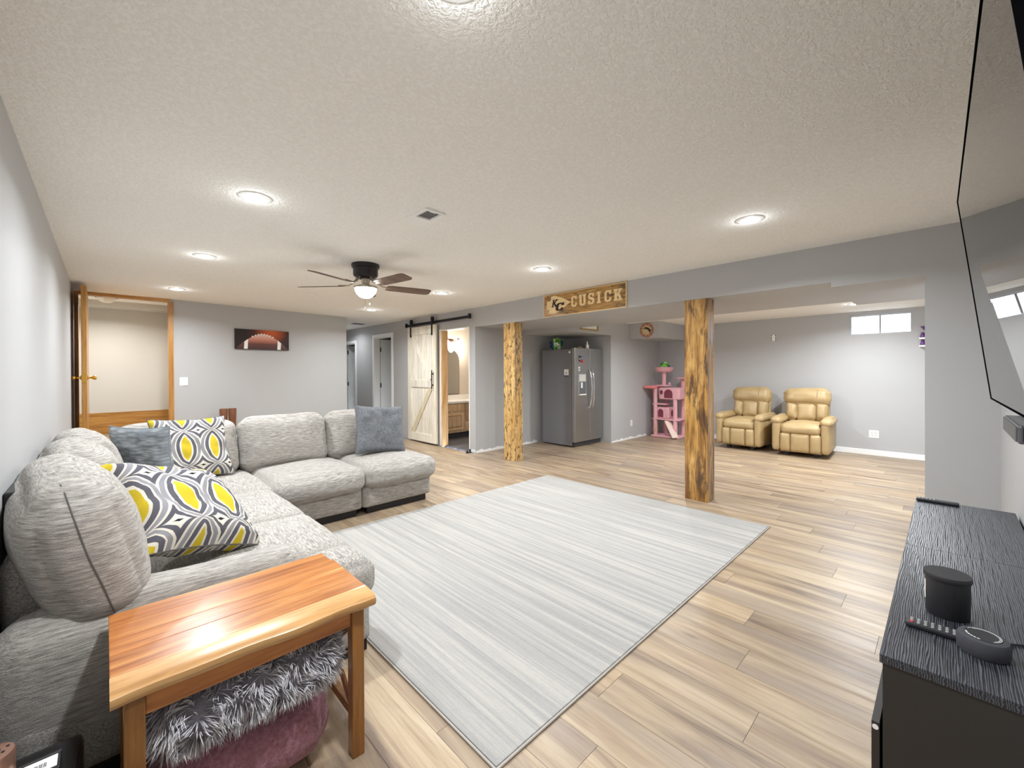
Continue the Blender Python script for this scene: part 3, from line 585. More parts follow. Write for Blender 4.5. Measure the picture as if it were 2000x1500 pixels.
dp = MB().box(5.935, 6.155, fy0-.006, fy0+.01, .90, 1.28).build('dispenser_frame', plain('dispenser_grey', sr(176,176,176), .35, .3), dl, bevel=.004)
MB().box(5.95, 6.14, fy0-.009, fy0-.004, 1.15, 1.265).build('dispenser_panel', plain('dispenser_panel', sr(205,203,196), .3), dp)
MB().box(5.95, 6.14, fy0-.008, fy0-.005, .92, 1.14).build('dispenser_recess', plain('dispenser_recess', sr(98,102,108), .35), dp)
MB().box(5.99, 6.03, fy0-.020, fy0-.007, 1.03, 1.13).box(5.95, 6.14, fy0-.02, fy0-.006, .905, .925).build('dispenser_lever', m_plate, dp)
for nm, x0, z0, wd, ht, c, lb in (('magnet',5.945,1.50,.055,.10,sr(48,50,44),'dark rectangular magnet on the freezer door'),('magnet',6.005,1.53,.05,.06,sr(70,82,168),'small blue magnet on the freezer door'),('magnet',6.00,1.475,.07,.05,sr(206,52,52),'small red magnet on the freezer door'),('note_card',5.935,1.33,.042,.075,sr(236,236,236),'white printed card on the freezer door')):
    o = tag(MB().box(x0, x0+wd, fy0-.004, fy0-.0005, z0, z0+ht).build(nm, plain(nm+str(x0), c, .5)), lb, 'magnet')
    MB().box(x0+wd*.25, x0+wd*.75, fy0-.0048, fy0-.004, z0+ht*.25, z0+ht*.6).build('printed_mark', plain('mark'+str(x0), sr(200,190,110) if c[0] < .2 else sr(60,60,70), .6), o)
o = tag(MB().box(fx0-.003, fx0-.0005, 4.60, 4.70, 1.24, 1.36).build('note_card', m_plate), 'white square card on the side of the refrigerator', 'card'); MB().box(fx0-.004, fx0-.003, 4.60, 4.70, 1.235, 1.255).build('printed_mark', plain('card_blue', sr(50,60,130), .5), o); MB().box(fx0-.004, fx0-.003, 4.64, 4.66, 1.285, 1.305).build('printed_mark', m_black, o)
tag(MB().lathe([(0,0),(.022,0),(.018,-.004),(0,-.005)], (fx0-.001, 4.58, 1.66), 14, 'x').build('hook', m_plate, None, True), 'small white round hook high on the refrigerator side', 'hook')
# bag and bottle on the fridge
def crumple(c, sz, seed, mat, nm, lb, cat):
    m = MB().soft((0,0,0), sz, min(sz)*.42, (0,0,0), 14, .045, 9, seed=seed); mb = MB(); mb.f = m.f
    mb.v = [(p[0]*(1-.35*max(0,p[2]/sz[2]))+c[0], p[1]*(1-.3*max(0,p[2]/sz[2]))+c[1], max(0, p[2]+sz[2]/2)+c[2]) for p in m.v]
    return tag(mb.build(nm, mat, None, True), lb, cat)
m_bag = NT('snack_bag_print'); vv = m_bag.coord(); nn = m_bag.noise(vv, 9, 2, .5, .5); m_bag.p(Base_Color=m_bag.ramp(nn, [(0, sr(40,70,150)), (.40, sr(60,130,60)), (.50, sr(124,190,70)), (.60, sr(236,240,236)), (.68, sr(60,140,70))], True), Roughness=.25); m_bag = m_bag.m
crumple((5.99, 5.02, fz-.0185), (.23,.23,.225), 3, m_bag, 'snack_bag', 'green and white crumpled bag on top of the refrigerator', 'bag')
bt = thing('spray_bottle', 'small white bottle on top of the refrigerator', 'bottle', (6.27, 4.52, fz)); MB().lathe([(0,0),(.028,0),(.03,.01),(.03,.06),(.012,.085),(.012,.10),(0,.10)], (6.27,4.52,fz), 18).build('bottle_body', m_plate, bt, True); MB().lathe([(.013,0),(.013,.02),(.006,.03),(0,.032)], (6.27,4.52,fz+.098), 14).build('bottle_cap', m_plate, bt, True)
tag(MB().soft((6.16, 4.62, fz-.02+.031), (.12,.10,.045), .02, (0,0,.005), 8, .01, 20).build('folded_cloth', plain('tan_cloth', sr(150,128,100), .9), None, True), 'small folded tan cloth on top of the refrigerator', 'cloth')

# ------------------------------------------------------------------ recliners
m_lea = NT('tan_leather'); vv = m_lea.coord(); m_lea.p(Base_Color=m_lea.mix(sr(184,160,118), sr(166,140,96), m_lea.noise(vv, 7, 3)), Roughness=.42); m_lea.bump(m_lea.n('ShaderNodeMath', operation='ADD', i_0=m_lea.noise(vv, 22, 3), i_1=m_lea.noise(vv, 160, 2)).outputs[0], .25, .006); m_lea = m_lea.m
m_leas = plain('leather_seam', sr(142,112,68), .6)
def recliner(label):
    o = thing('recliner', label, 'armchair', (0,0,0), 'tan leather recliners'); k = dict(smooth='all', local=True)
    MB().box(-.34, .36, -.27, .27, .06, .30).build('chair_base', m_lea, o, local=True)
    for y in (-.32, .32):
        MB().soft((-.01, y, .30), (.80,.12,.46), .05, (0,.008,0), 10).build('arm_panel', m_lea, o, **k)
        MB().soft((-.01, y*1.02, .535), (.80,.155,.11), .06, (.01,.01,.02), 12, .008, 9, seed=y).build('arm_pad', m_lea, o, **k)
    MB().soft((-.08, 0, .415), (.66,.53,.17), .07, (.02,0,.035), 14, .008, 8).build('seat_cushion', m_lea, o, **k)
    for y, wy in ((0,.25),(-.195,.14),(.195,.14)):
        MB().soft((-.375, y, .215), (.10,wy,.28), .035, (.015,0,0), 10).build('footrest_panel', m_lea, o, **k)
        wd = wy+.035; Mb = Matrix.Rotation(R_(-12), 4, 'Y').to_3x3(); Mb = Matrix.Rotation(R_(12), 4, 'Y').to_3x3()
        MB().soft((.245, y*1.06, .645), (.17,wd,.30), .06, (.025,.0,.01), 12, .014, 9, Mb, seed=y*5+1).build('back_cushion', m_lea, o, **k)
    hc = MB().soft((.285, 0, .885), (.21,.64,.27), .095, (.025,.01,.02), 20, .012, 7, Mb, seed=4).build('head_cushion', m_lea, o, **k)
    for y in (-.15, .15):
        MB().tube([Mb @ Vector((-.105-.022*math.cos(q/8*math.pi-math.pi/2)+.05*abs(q-4)**3/64, 0, (q-4)/4*.125))+Vector((.285, y, .885)) for q in range(9)], .004, 6).build('cushion_seam', m_leas, hc, True, local=True)
    Mb = Matrix.Rotation(R_(12), 4, 'Y').to_3x3(); MB().soft((.36, 0, .63), (.10,.60,.66), .04, (0,0,0), 10, 0, 1, Mb).build('back_shell', m_lea, o, **k)
    for x in (-.25, .3):
        for y in (-.2, .2): MB().box(x-.03, x+.03, y-.03, y+.03, 0, .06).build('chair_foot', m_black, o, local=True)
    return o
r1 = recliner('tan leather recliner beside the pink cat tree'); r1.location = (8.04, 2.43, 0); r1.rotation_euler = (0,0,R_(-2)); r1.scale = (1,.94,1)
r2 = copy_tree(r1); r2.scale = (1,.98,1); r2['label'] = 'tan leather recliner under the basement window'; r2.location = (8.0, 1.575, 0); r2.rotation_euler = (0,0,R_(3)); 

# ------------------------------------------------------------------ cat tree
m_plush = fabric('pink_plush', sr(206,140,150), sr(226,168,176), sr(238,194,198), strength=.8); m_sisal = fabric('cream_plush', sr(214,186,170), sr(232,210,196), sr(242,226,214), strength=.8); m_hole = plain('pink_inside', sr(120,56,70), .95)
ct = thing('cat_tree', 'pink plush cat tree with perches, houses and ramp', 'cat tree', (8.15, 3.88, 0))
def cyl_(x, y, z0, z1, r=.04, mat=m_plush, nm='post'): return MB().cyl((x,y,z0), r, z1-z0, 'z', 18).build(nm, mat, ct, True)
def slab(x0, x1, y0, y1, z, nm='platform', t=.03): return MB().soft(((x0+x1)/2,(y0+y1)/2,z), (x1-x0,y1-y0,t), .014, (0,0,0), 6).build(nm, m_plush, ct, 'all')
slab(7.93, 8.42, 3.60, 4.17, .02, 'base_board', .04)
cyl_(7.99, 4.09, .04, 1.0); cyl_(7.99, 3.68, .04, .86); cyl_(8.34, 4.05, .04, .86); cyl_(8.34, 3.68, .04, 1.17)
slab(7.95, 8.42, 3.60, 4.15, .36); slab(7.96, 8.26, 3.86, 4.15, .66)
def house(x0, x1, y0, y1, z0, z1, hc, hw, hh, nm):
    h = MB().soft(((x0+x1)/2,(y0+y1)/2,(z0+z1)/2), (x1-x0,y1-y0,z1-z0), .015, (0,0,0), 6).build(nm, m_plush, ct, 'all')
    pts = [(hc+hw, z0+.03)]+[(hc+hw*math.cos(math.pi*k/12), z0+.03+hh-hw+hw*math.sin(math.pi*k/12)) for k in range(13)]+[(hc-hw, z0+.03)]
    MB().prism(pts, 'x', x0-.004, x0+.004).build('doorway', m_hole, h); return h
h1 = house(7.97, 8.27, 3.80, 4.06, .375, .60, 3.97, .055, .16, 'cat_house')
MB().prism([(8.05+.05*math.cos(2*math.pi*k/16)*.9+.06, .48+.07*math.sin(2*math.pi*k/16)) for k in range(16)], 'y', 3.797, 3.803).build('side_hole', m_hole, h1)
h2 = house(7.95, 8.40, 3.58, 4.00, .76, .99, 3.80, .085, .17, 'cat_house')
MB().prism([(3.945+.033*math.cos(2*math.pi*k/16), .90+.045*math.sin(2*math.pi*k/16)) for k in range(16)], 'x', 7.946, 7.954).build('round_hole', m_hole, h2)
slab(7.97, 8.24, 3.86, 4.08, 1.03); cyl_(8.10, 3.96, 1.04, 1.30); slab(8.2, 8.44, 3.52, 3.76, 1.18)
hm = MB().soft((7.99, 4.16, 1.0), (.30,.24,.06), .03, (0,0,0), 8).build('hammock', m_plush, ct, 'all', label='coral pink hammock basket')
hm.data.materials[0] = fabric('coral_plush', sr(214,110,112), sr(232,132,132), sr(240,160,156))
perch = MB().lathe([(0,1.30),(.12,1.30),(.16,1.33),(.178,1.39),(.165,1.40),(.15,1.35),(.10,1.325),(0,1.325)], (8.10,3.96,0), 24).build('top_perch', m_plush, ct, True)
MB().bar((7.98, 3.84, .34), (7.89, 3.63, .03), .13, .025, (.92,-.4,.2)).build('ramp', m_sisal, ct, bevel=.008)
tu = MB()
for i in range(260):
    a = random.random()*6.28; z = .08+.24*random.random(); p0 = Vector((7.99+.04*math.cos(a), 4.09+.04*math.sin(a), z)); dr_ = Vector((math.cos(a), math.sin(a), random.uniform(-.6,.6)))*random.uniform(.02,.05); s = Vector((-math.sin(a), math.cos(a), 0))*.004
    tu.add([p0-s, p0+s, p0+dr_], [(0,1,2)])
fz_ = tu.build('fringe_wrap', plain('cream_fringe', sr(232,218,176), .9), ct); fz_['kind'] = 'stuff'
pb = MB().tube([(8.0,3.80,1.03),(8.0,3.80,1.08)], .002).build('toy_string', m_plate, ct); MB().lathe([(0,-.022),(.016,-.015),(.022,0),(.016,.015),(0,.022)], (8.0,3.80,1.075), 12).build('toy_ball', m_plush, pb, True)
crumple((8.09, 3.95, 1.327), (.15,.15,.17), 8, m_bag, 'treat_bag', 'green and white bag sitting in the top perch of the cat tree', 'bag')

# ------------------------------------------------------------------ television, sound bar, console
tv = thing('television', 'large wall television with glossy dark screen', 'television', (1.84, -.10, 1.63)); m_scr = plain('tv_glass', sr(10,10,12), .0, 0, .7); m_scr.node_tree.nodes['Principled BSDF'].inputs['IOR'].default_value = 1.75
TA, TB = Vector((2.70,-.034,2.065)), Vector((2.70,-.132,1.206)); TC, TD = Vector((1.0,-.0515,2.065)), Vector((1.0,-.148,1.206))
nrm = (TB-TA).cross(TC-TA).normalized(); nrm = nrm if nrm.y > 0 else -nrm
def tvslab(i, t0, t1):
    cs = [TA,TC,TD,TB]; ctr = sum(cs, Vector())/4; cs = [p+(ctr-p).normalized()*i for p in cs]
    return MB().add([p+nrm*t0 for p in cs]+[p+nrm*t1 for p in cs], [(0,1,2,3),(7,6,5,4),(0,4,5,1),(1,5,6,2),(2,6,7,3),(3,7,4,0)])
tvslab(0, -.03, -.0012).build('tv_housing', m_black, tv, bevel=.003); tvslab(.005, -.0012, 0).build('tv_screen', m_scr, tv)
m_bez = plain('bezel_black', sr(18,17,20), .95, 0, .0)
for p_, q_ in ((TA,TC),(TC,TD),(TD,TB),(TB,TA)): MB().bar(p_-nrm*.004, q_-nrm*.004, .012, .0045, nrm).build('tv_bezel', m_bez, tv)
tvslab(.30, -.06, -.03).build('tv_back_cover', m_black, tv, bevel=.01)
MB().box(1.55, 2.05, YT, YT+.02, 1.35, 1.85).box(1.7, 1.9, YT+.02, -.15, 1.5, 1.7).build('wall_bracket', m_blackmet, tv)
sb = thing('sound_bar', 'dark grey center speaker on the wall under the television', 'speaker', (2.21, -.2, 1.10)); MB().box(2.0, 2.435, YT+.001, -.152, 1.10, 1.157).build('speaker_body', plain('speaker_grey', sr(92,92,96), .35), sb, bevel=.006); MB().box(2.012, 2.423, -.152, -.148, 1.106, 1.151).build('speaker_grille', plain('grille_grey', sr(104,104,104), .7, bump=(400,.4,.002)), sb); MB().box(1.9985, 2.0005, YT+.012, -.162, 1.108, 1.15).build('end_cap', m_black, sb)
m_cab = NT('black_oak_veneer'); vv = m_cab.coord((.55,7,7)); wv = m_cab.n('ShaderNodeTexWave', wave_type='BANDS', bands_direction='Y', i_Vector=vv, i_Scale=9.5, i_Distortion=9.0, i_Detail=3, i_Detail_Scale=1.2).outputs['Fac']
m_cab.p(Base_Color=m_cab.ramp(wv, [(.35, sr(34,35,40)), (.72, sr(52,54,60)), (.97, sr(92,95,102))]), Roughness=.33); m_cab.bump(wv, .25, .002); m_cab = m_cab.m
m_cabs = plain('black_veneer_side', sr(44,40,37), .5)
cb = thing('tv_console', 'long black wood-grain TV console along the wall', 'console', (2.37, -.06, 0)); cx0, cx1, cy0, cy1 = 1.43, 3.30, -.243, .116
MB().box(cx0-.004, cx0+.98, cy0, cy1+.004, .578, .60).build('console_top', m_cab, cb, bevel=.0015); MB().box(cx0+.981, cx1+.004, cy0, cy1+.004, .578, .60).build('console_top', m_cab, cb, bevel=.0015)
for x in (cx0, cx0+.61, cx0+1.24, cx1-.018): MB().box(x, x+.018, cy0, cy1-.002, .03, .578).build('side_panel', m_cabs, cb)
MB().box(cx0+.018, cx1-.018, cy0, cy1-.01, .03, .05).build('bottom_panel', m_cabs, cb); MB().box(cx0+.018, cx1-.018, cy0, cy1-.02, .405, .42).build('shelf', m_cabs, cb); MB().box(cx0+.018, cx1-.018, cy0, cy0+.006, .05, .578).build('back_panel', m_cabs, cb)
for k in range(3):
    a = cx0+.003+k*.623; dd = MB().box(a, a+.615, cy1+.004, cy1+.0205, .04, .415).build('drawer_front', m_cabs, cb, bevel=.001); MB().box(a+.25, a+.37, cy1+.0205, cy1+.027, .30, .31).build('drawer_pull', m_blackmet, dd)
    if k == 0: MB().cyl((a-.0012, cy1+.0125, .402), .0065, .0012, 'x', 16).build('round_sticker', m_plate, dd)
for x in (cx0+.05, cx1-.05, 2.35):
    for y in (cy0+.04, cy1-.05): MB().box(x-.02, x+.02, y-.02, y+.02, 0, .03).build('console_foot', m_black, cb)
m_mat = plain('matte_black', sr(38,37,40), .55)
cn = thing('candle_jar', 'matte black lidded candle jar on the TV console', 'candle', (1.80, -.002, .60)); MB().lathe([(0,0),(.044,0),(.047,.004),(.0485,.108),(0,.108)], (1.80,-.002,.60), 40).build('jar', m_mat, cn, True); MB().lathe([(0,.108),(.051,.108),(.0525,.112),(.0525,.120),(.051,.123),(0,.123)], (1.80,-.002,.60), 40).build('lid', m_mat, cn, True)
m = MB(); vs = []
for k in range(9):
    a = R_(66+k*5.5)
    for z in (.038, .095): vs.append((1.80+.0488*math.cos(a), -.002+.0488*math.sin(a), .60+z))
m.add(vs, [(2*k, 2*k+2, 2*k+3, 2*k+1) for k in range(8)]); m.build('paper_label', m_plate, cn, True)
dx, dy = 1.62, -.066
ed = thing('smart_speaker', 'round charcoal smart speaker puck on the TV console', 'speaker', (dx, dy, .60)); MB().lathe([(0,0),(.044,0),(.048,.006),(.049,.034),(.045,.042),(.036,.0445),(0,.0445)], (dx,dy,.60), 44).build('speaker_shell', plain('charcoal_fabric', sr(62,62,68), .8, bump=(500,.4,.001)), ed, True); MB().lathe([(0,.0445),(.034,.0445),(.034,.0455),(0,.0455)], (dx,dy,.60), 40).build('top_disc', m_mat, ed)
ring = MB()
for (r0, r1_, a0, a1) in ((.031,.0322,-150,60),(.028,.0292,-140,40),(.029,.033,95,170)):
    nseg = 24
    for k in range(nseg):
        if r0 == .029 and k % 4 == 3: continue
        t0, t1 = R_(a0+(a1-a0)*k/nseg), R_(a0+(a1-a0)*(k+1)/nseg)
        ring.add([(dx+r*math.cos(t), dy+r*math.sin(t), .6459) for r, t in ((r0,t0),(r1_,t0),(r1_,t1),(r0,t1))], [(0,1,2,3)])
ring.build('printed_ring', m_plate, ed)
def remote(name, label, c, ang, L, Wd, red):
    o = thing(name, label, 'remote', c, rot=(0,0,ang)); MB().soft((0,0,.008), (L,Wd,.015), .006, (0,0,.001), 8).build('remote_body', m_mat, o, 'all', local=True)
    for i in range(7 if red else 5):
        for j in range(3):
            x = -L/2+.014+i*.014; MB().lathe([(0,.015),(.0042,.015),(.0036,.0175),(0,.0178)], (x, (j-1)*.011, 0), 10).build('button', plain('red_button', sr(220,50,50), .4) if red and i == 0 and j == 0 else (plain('grey_button', sr(150,150,150), .5) if 'grey_button' not in bpy.data.materials else bpy.data.materials['grey_button']), o, True, local=True)
remote('remote_control', 'small black remote with a red button beside the candle', (1.652, .025, .60), R_(-90), .115, .038, True)
remote('remote_control', 'slim black remote on the far end of the TV console', (3.262, .035, .60), R_(-92), .165, .045, False)
tag(MB().tube([(dx+.045,dy-.01,.605),(dx+.09,dy-.05,.6035),(dx+.12,dy-.09,.6035),(dx+.18,dy-.15,.6035),(dx+.22,cy0+.01,.6035)], .0028).build('power_cord', m_black, None, True), 'thin black power cord running from the smart speaker', 'cord')

# ------------------------------------------------------------------ rug
def rugmat():
    t = NT('striped_rug'); v = t.coord((13.0,.22,1)); a = t.noise(v, 2.6, 5, .68); b = t.noise(t.coord((1,1,1)), 420, 2, .6); c = t.noise(t.coord((1,.6,1)), 55, 3, .6)
    col = t.ramp(a, [(.36, sr(158,156,153)), (.47, sr(168,166,162)), (.54, sr(180,177,171)), (.64, sr(190,186,179))])
    col = t.mix(col, sr(168,168,170), t.ramp(c, [(.48, (0,0,0)), (.72, (.42,)*3)])); col = t.mix(col, sr(214,212,206), t.ramp(b, [(.5, (0,0,0)), (.75, (.4,)*3)]))
    t.p(Base_Color=col, Roughness=1); t.b.inputs['Specular IOR Level'].default_value = .1
    return t.bump(t.n('ShaderNodeMath', operation='ADD', i_0=b, i_1=c).outputs[0], .7, .006).m
rug = thing('area_rug', 'pale grey and cream striped area rug', 'rug', (2.48, 2.28, 0)); rx0, rx1, ry0, ry1 = .925, 4.035, 1.04, 3.52
MB().box(rx0+.006, rx1-.006, ry0+.006, ry1-.006, 0, .011).build('rug_pile', rugmat(), rug, bevel=.003)
MB().tube([(rx0,ry0,.005),(rx1,ry0,.005),(rx1,ry1,.005),(rx0,ry1,.005),(rx0,ry0,.005)], .005, 8).build('rug_binding', plain('rug_binding', sr(176,170,162), .9), rug, True)

# ------------------------------------------------------------------ sectional sofa
m_seam = plain('seam_grey', sr(96,92,90), .9); SC = (sr(98,94,90), sr(160,155,148), sr(200,195,186)); m_sofa = fabric('heather_sofa', *SC, (.16,1.7,2.6), .6, 1.2); m_sofay = fabric('heather_sofa_seat', *SC, (1.7,.16,2.6), .6, 1.2); m_sofax = fabric('heather_sofa_far', *SC, (.16,1.7,2.6), .6, 1.2); m_sofab = fabric('heather_sofa_cushion', *SC, (.20,.20,2.6), .6, 1.2)
so = thing('sectional_sofa', 'heather grey L-shaped sectional sofa along the left wall', 'sofa', (.6, 3.3, 0))
def fz2(m, nm, mat=m_sofa):
    m.v = [(max(p[0], XL+.006), p[1], p[2]) for p in m.v]; return m.build(nm, mat, so, 'all')
# bases (feet, rails)
fz2(MB().soft((.345, 2.83, .165), (1.12,1.86,.21), .03, (.006,.0,0), 10, .003, 8), 'sofa_base', m_sofay)
fz2(MB().soft((.345, 4.27, .165), (1.12,1.02,.21), .03, (0,0,0), 8), 'sofa_base'); fz2(MB().soft((1.305, 4.255, .165), (.80,1.01,.21), .03, (0,.006,0), 10, .003, 8), 'sofa_base', m_sofax); fz2(MB().soft((2.075, 4.255, .165), (.735,1.01,.21), .03, (0,.006,0), 10, .003, 8), 'sofa_base', m_sofax)
for xa, xb in ((.96,1.66),(1.76,2.40)): MB().box(xa, xb, 3.785, 3.83, 0, .066).build('sofa_plinth', m_black, so, bevel=.004)
for x, y in ((.84,1.97),(.84,2.8),(.0,1.97),(1.0,4.68),(2.36,4.68),(.0,4.6)):
    MB().box(x-.055, x+.055, y-.035, y+.035, 0, .065).build('sofa_foot', m_black, so)
# backs
fz2(MB().soft((-.16, 3.42, .40), (.20,2.56,.66), .07, (0,0,.01), 12, .004, 5), 'sofa_back', m_sofay); fz2(MB().soft((1.14, 4.68, .40), (2.60,.20,.66), .07, (0,0,.01), 12, .004, 5), 'sofa_back', m_sofax)
# arm
fz2(MB().soft((.20, 2.02, .305), (.93,.23,.50), .095, (.02,.012,.03), 16, .006, 6), 'sofa_arm', m_sofa)
# seats on the left run
fz2(MB().soft((.465, 2.50, .345), (.94,.70,.20), .075, (.02,.0,.035), 16, .007, 6, seed=1), 'seat_cushion', m_sofay); fz2(MB().soft((.795, 2.06, .335), (.29,.30,.19), .07, (.015,.015,.03), 12, .006, 6, seed=5), 'seat_cushion', m_sofay)
fz2(MB().soft((.465, 3.235, .345), (.94,.82,.20), .075, (.02,.0,.035), 16, .007, 6, seed=2), 'seat_cushion', m_sofay); fz2(MB().soft((.475, 4.10, .345), (.96,.92,.20), .075, (.0,.0,.03), 16, .007, 6, seed=3), 'seat_cushion', m_sofay)
# seats on the far run
fz2(MB().soft((1.325, 4.10, .35), (.775,.87,.21), .08, (.005,.025,.04), 18, .008, 6, seed=4), 'seat_cushion', m_sofax); fz2(MB().soft((2.09, 4.10, .35), (.765,.87,.21), .08, (.012,.025,.04), 18, .008, 6, seed=6), 'seat_cushion', m_sofax)
# back cushions
Mt = Matrix.Rotation(R_(-12), 4, 'X').to_3x3()
for cx, wd, sd in ((.44,.83,1),(1.245,.765,2),(1.985,.72,3)):
    fz2(MB().soft((cx, 4.475, .66), (wd,.25,.50), .105, (.0,.055,.02), 20, .010, 6, Mt, seed=sd), 'back_cushion', m_sofab)
Ml = Matrix.Rotation(R_(10), 4, 'Y').to_3x3()
Mn = (Matrix.Rotation(R_(6), 4, 'Z') @ Matrix.Rotation(R_(-14), 4, 'Y')).to_3x3()
for cy, ln, sd, z, xx in ((2.42,1.02,11,.715,-.085),(3.29,.80,12,.70,-.09),(4.02,.72,13,.69,-.09)):
    mb = MB().soft((xx, cy, z), (.24,ln,.50), .11, (.055,.02,.02), 22, .009, 5, Mn, seed=sd)
    bc = fz2(mb, 'back_cushion', m_sofab); Mi = Mn.inverted(); bins = {}
    for p in mb.v:
        q = Mi @ (Vector(p)-Vector((xx, cy, z)))
        if abs(q.x) < .012 and q.y < -ln/2+.12:
            kb = round(q.z/.03)
            if kb not in bins or q.y < bins[kb][0]: bins[kb] = (q.y, Vector(p)+Vector((0,-.0012,0)))
    sm = [bins[k_][1] for k_ in sorted(bins)]
    if len(sm) > 3: MB().tube(sm, .0022, 6).build('cushion_seam', m_seam, bc, True)

# ------------------------------------------------------------------ throw pillows
def pillow(name, label, c, u, v, s, t, mat, group=None, crease=.012, seed=0):
    u = Vector(u).normalized(); v = Vector(v); v = (v-u*u.dot(v)).normalized(); w_ = u.cross(v); n = 26; mb = MB(); vs = []; uvs = []; fs = []
    def pt(i, j, sd):
        a, b = -1+2*i/n, -1+2*j/n; pin = 1-.09*(1-a*a)*(b*b)-.0; pin2 = 1-.09*(1-b*b)*(a*a)
        hgt = ((1-a**4)*(1-b**4))**.5 if abs(a) < 1 and abs(b) < 1 else 0
        e = noise.noise(Vector((a*2.2+seed, b*2.2, sd*3.1)))*crease*2.2*hgt + noise.noise(Vector((a*6+seed, b*6, sd*7)))*crease*hgt**.5
        return Vector(c)+u*(a*s/2*pin2*1.0)+v*(b*s/2*pin)+w_*(sd*(t/2*hgt+e)), ((a+1)/2, (b+1)/2)
    for sd in (1, -1):
        base = len(vs)
        for j in range(n+1):
            for i in range(n+1):
                p, q = pt(i, j, sd); vs.append(p); uvs.append(q)
        for j in range(n):
            for i in range(n):
                k = base+j*(n+1)+i; f = (k, k+1, k+n+2, k+n+1); fs.append(f if sd > 0 else f[::-1])
    mb.v = [tuple(p) for p in vs]; mb.f = fs; mb.uv = uvs
    o = thing(name, label, 'pillow', tuple(Vector(c)-Vector((0,0,s*.4))), group)
    b = mb.build('pillow_cover', mat, o, 'all')
    edge = [pt(i,0,0)[0] for i in range(n+1)]+[pt(n,j,0)[0] for j in range(1,n+1)]+[pt(i,n,0)[0] for i in range(n-1,-1,-1)]+[pt(0,j,0)[0] for j in range(n-1,-1,-1)]
    MB().tube(edge, .0035, 6).build('pillow_seam', mat if name != 'patterned_pillow' else m_seam, o, True)
    return o
def ogee():
    t = NT('ogee_print'); uv = t.n('ShaderNodeTexCoord').outputs['UV']; sp = t.n('ShaderNodeSeparateXYZ', i_Vector=uv)
    mt = lambda op, i0, i1=0.0: t.n('ShaderNodeMath', operation=op, i_0=i0, i_1=i1).outputs[0]
    d_ = mt('PINGPONG', mt('MULTIPLY', sp.outputs['X'], 5.4), 1.0)
    w_ = mt('POWER', mt('ABSOLUTE', mt('COSINE', mt('MULTIPLY', mt('ADD', sp.outputs['Y'], .12), 1.75*math.pi))), .55)
    sm = mt('MULTIPLY', mt('ADD', mt('SUBTRACT', w_, d_), 1.0), .5)
    cr, dg, lg, ye, bl = sr(214,207,192), sr(88,86,94), sr(142,140,144), sr(196,172,40), sr(30,30,34)
    col = t.ramp(sm, [(0, bl), (.13, cr), (.30, dg), (.43, cr), (.50, lg), (.61, cr), (.655, dg), (.77, cr), (.825, ye)], True)
    f = t.noise(t.coord(), 320, 2); t.p(Base_Color=t.mix(col, sr(120,118,116), t.ramp(f, [(.5, (0,0,0)), (.75, (.35,)*3)])), Roughness=.95); t.b.inputs['Specular IOR Level'].default_value = .1
    return t.bump(f, .4, .002).m
m_og = ogee()
m_blue = fabric('blue_grey_quilt', sr(128,136,144), sr(150,158,166), sr(168,176,182)); m_blue.node_tree.nodes['Bump'].inputs['Strength'].default_value = .3
def quilt():
    t = NT('quilted_blue_grey'); uv = t.n('ShaderNodeTexCoord').outputs['UV']; wv = t.n('ShaderNodeTexVoronoi', i_Vector=t.n('ShaderNodeMapping', i_Vector=uv, i_Scale=(7,22,1)).outputs[0], i_Scale=1.0).outputs['Distance']
    t.p(Base_Color=t.mix(sr(150,156,160), sr(120,126,132), t.ramp(wv, [(.3, (0,0,0)), (.8, (1,1,1))])), Roughness=.9); return t.bump(t.n('ShaderNodeMath', operation='MULTIPLY', i_0=wv, i_1=-1).outputs[0], .7, .008).m
m_grey = fabric('slate_chambray', sr(78,80,84), sr(108,111,115), sr(128,131,135), (1,1,1), .4, 1.0)
pillow('patterned_pillow', 'yellow and grey ogee pattern pillow leaning on the sofa arm', (.26,2.47,.70), (.81,.5,-.31), (-.28,.79,.54), .55, .20, m_og, seed=4)
pillow('patterned_pillow', 'yellow and grey ogee pattern pillow propped in the sofa corner', (.515,4.30,.715), (.956,.20,-.03), (-.10,.45,.90), .54, .15, m_og, seed=9)
pillow('quilted_pillow', 'blue grey quilted pillow behind the patterned corner pillow', (.20,4.17,.70), (.66,-.74,.0), (-.30,.18,.93), .48, .13, quilt(), seed=2)
pillow('grey_pillow', 'plain slate grey pillow on the open end of the sofa', (2.09,4.17,.725), (.97,-.16,-.07), (.10,.34,.93), .52, .15, m_grey, seed=6)

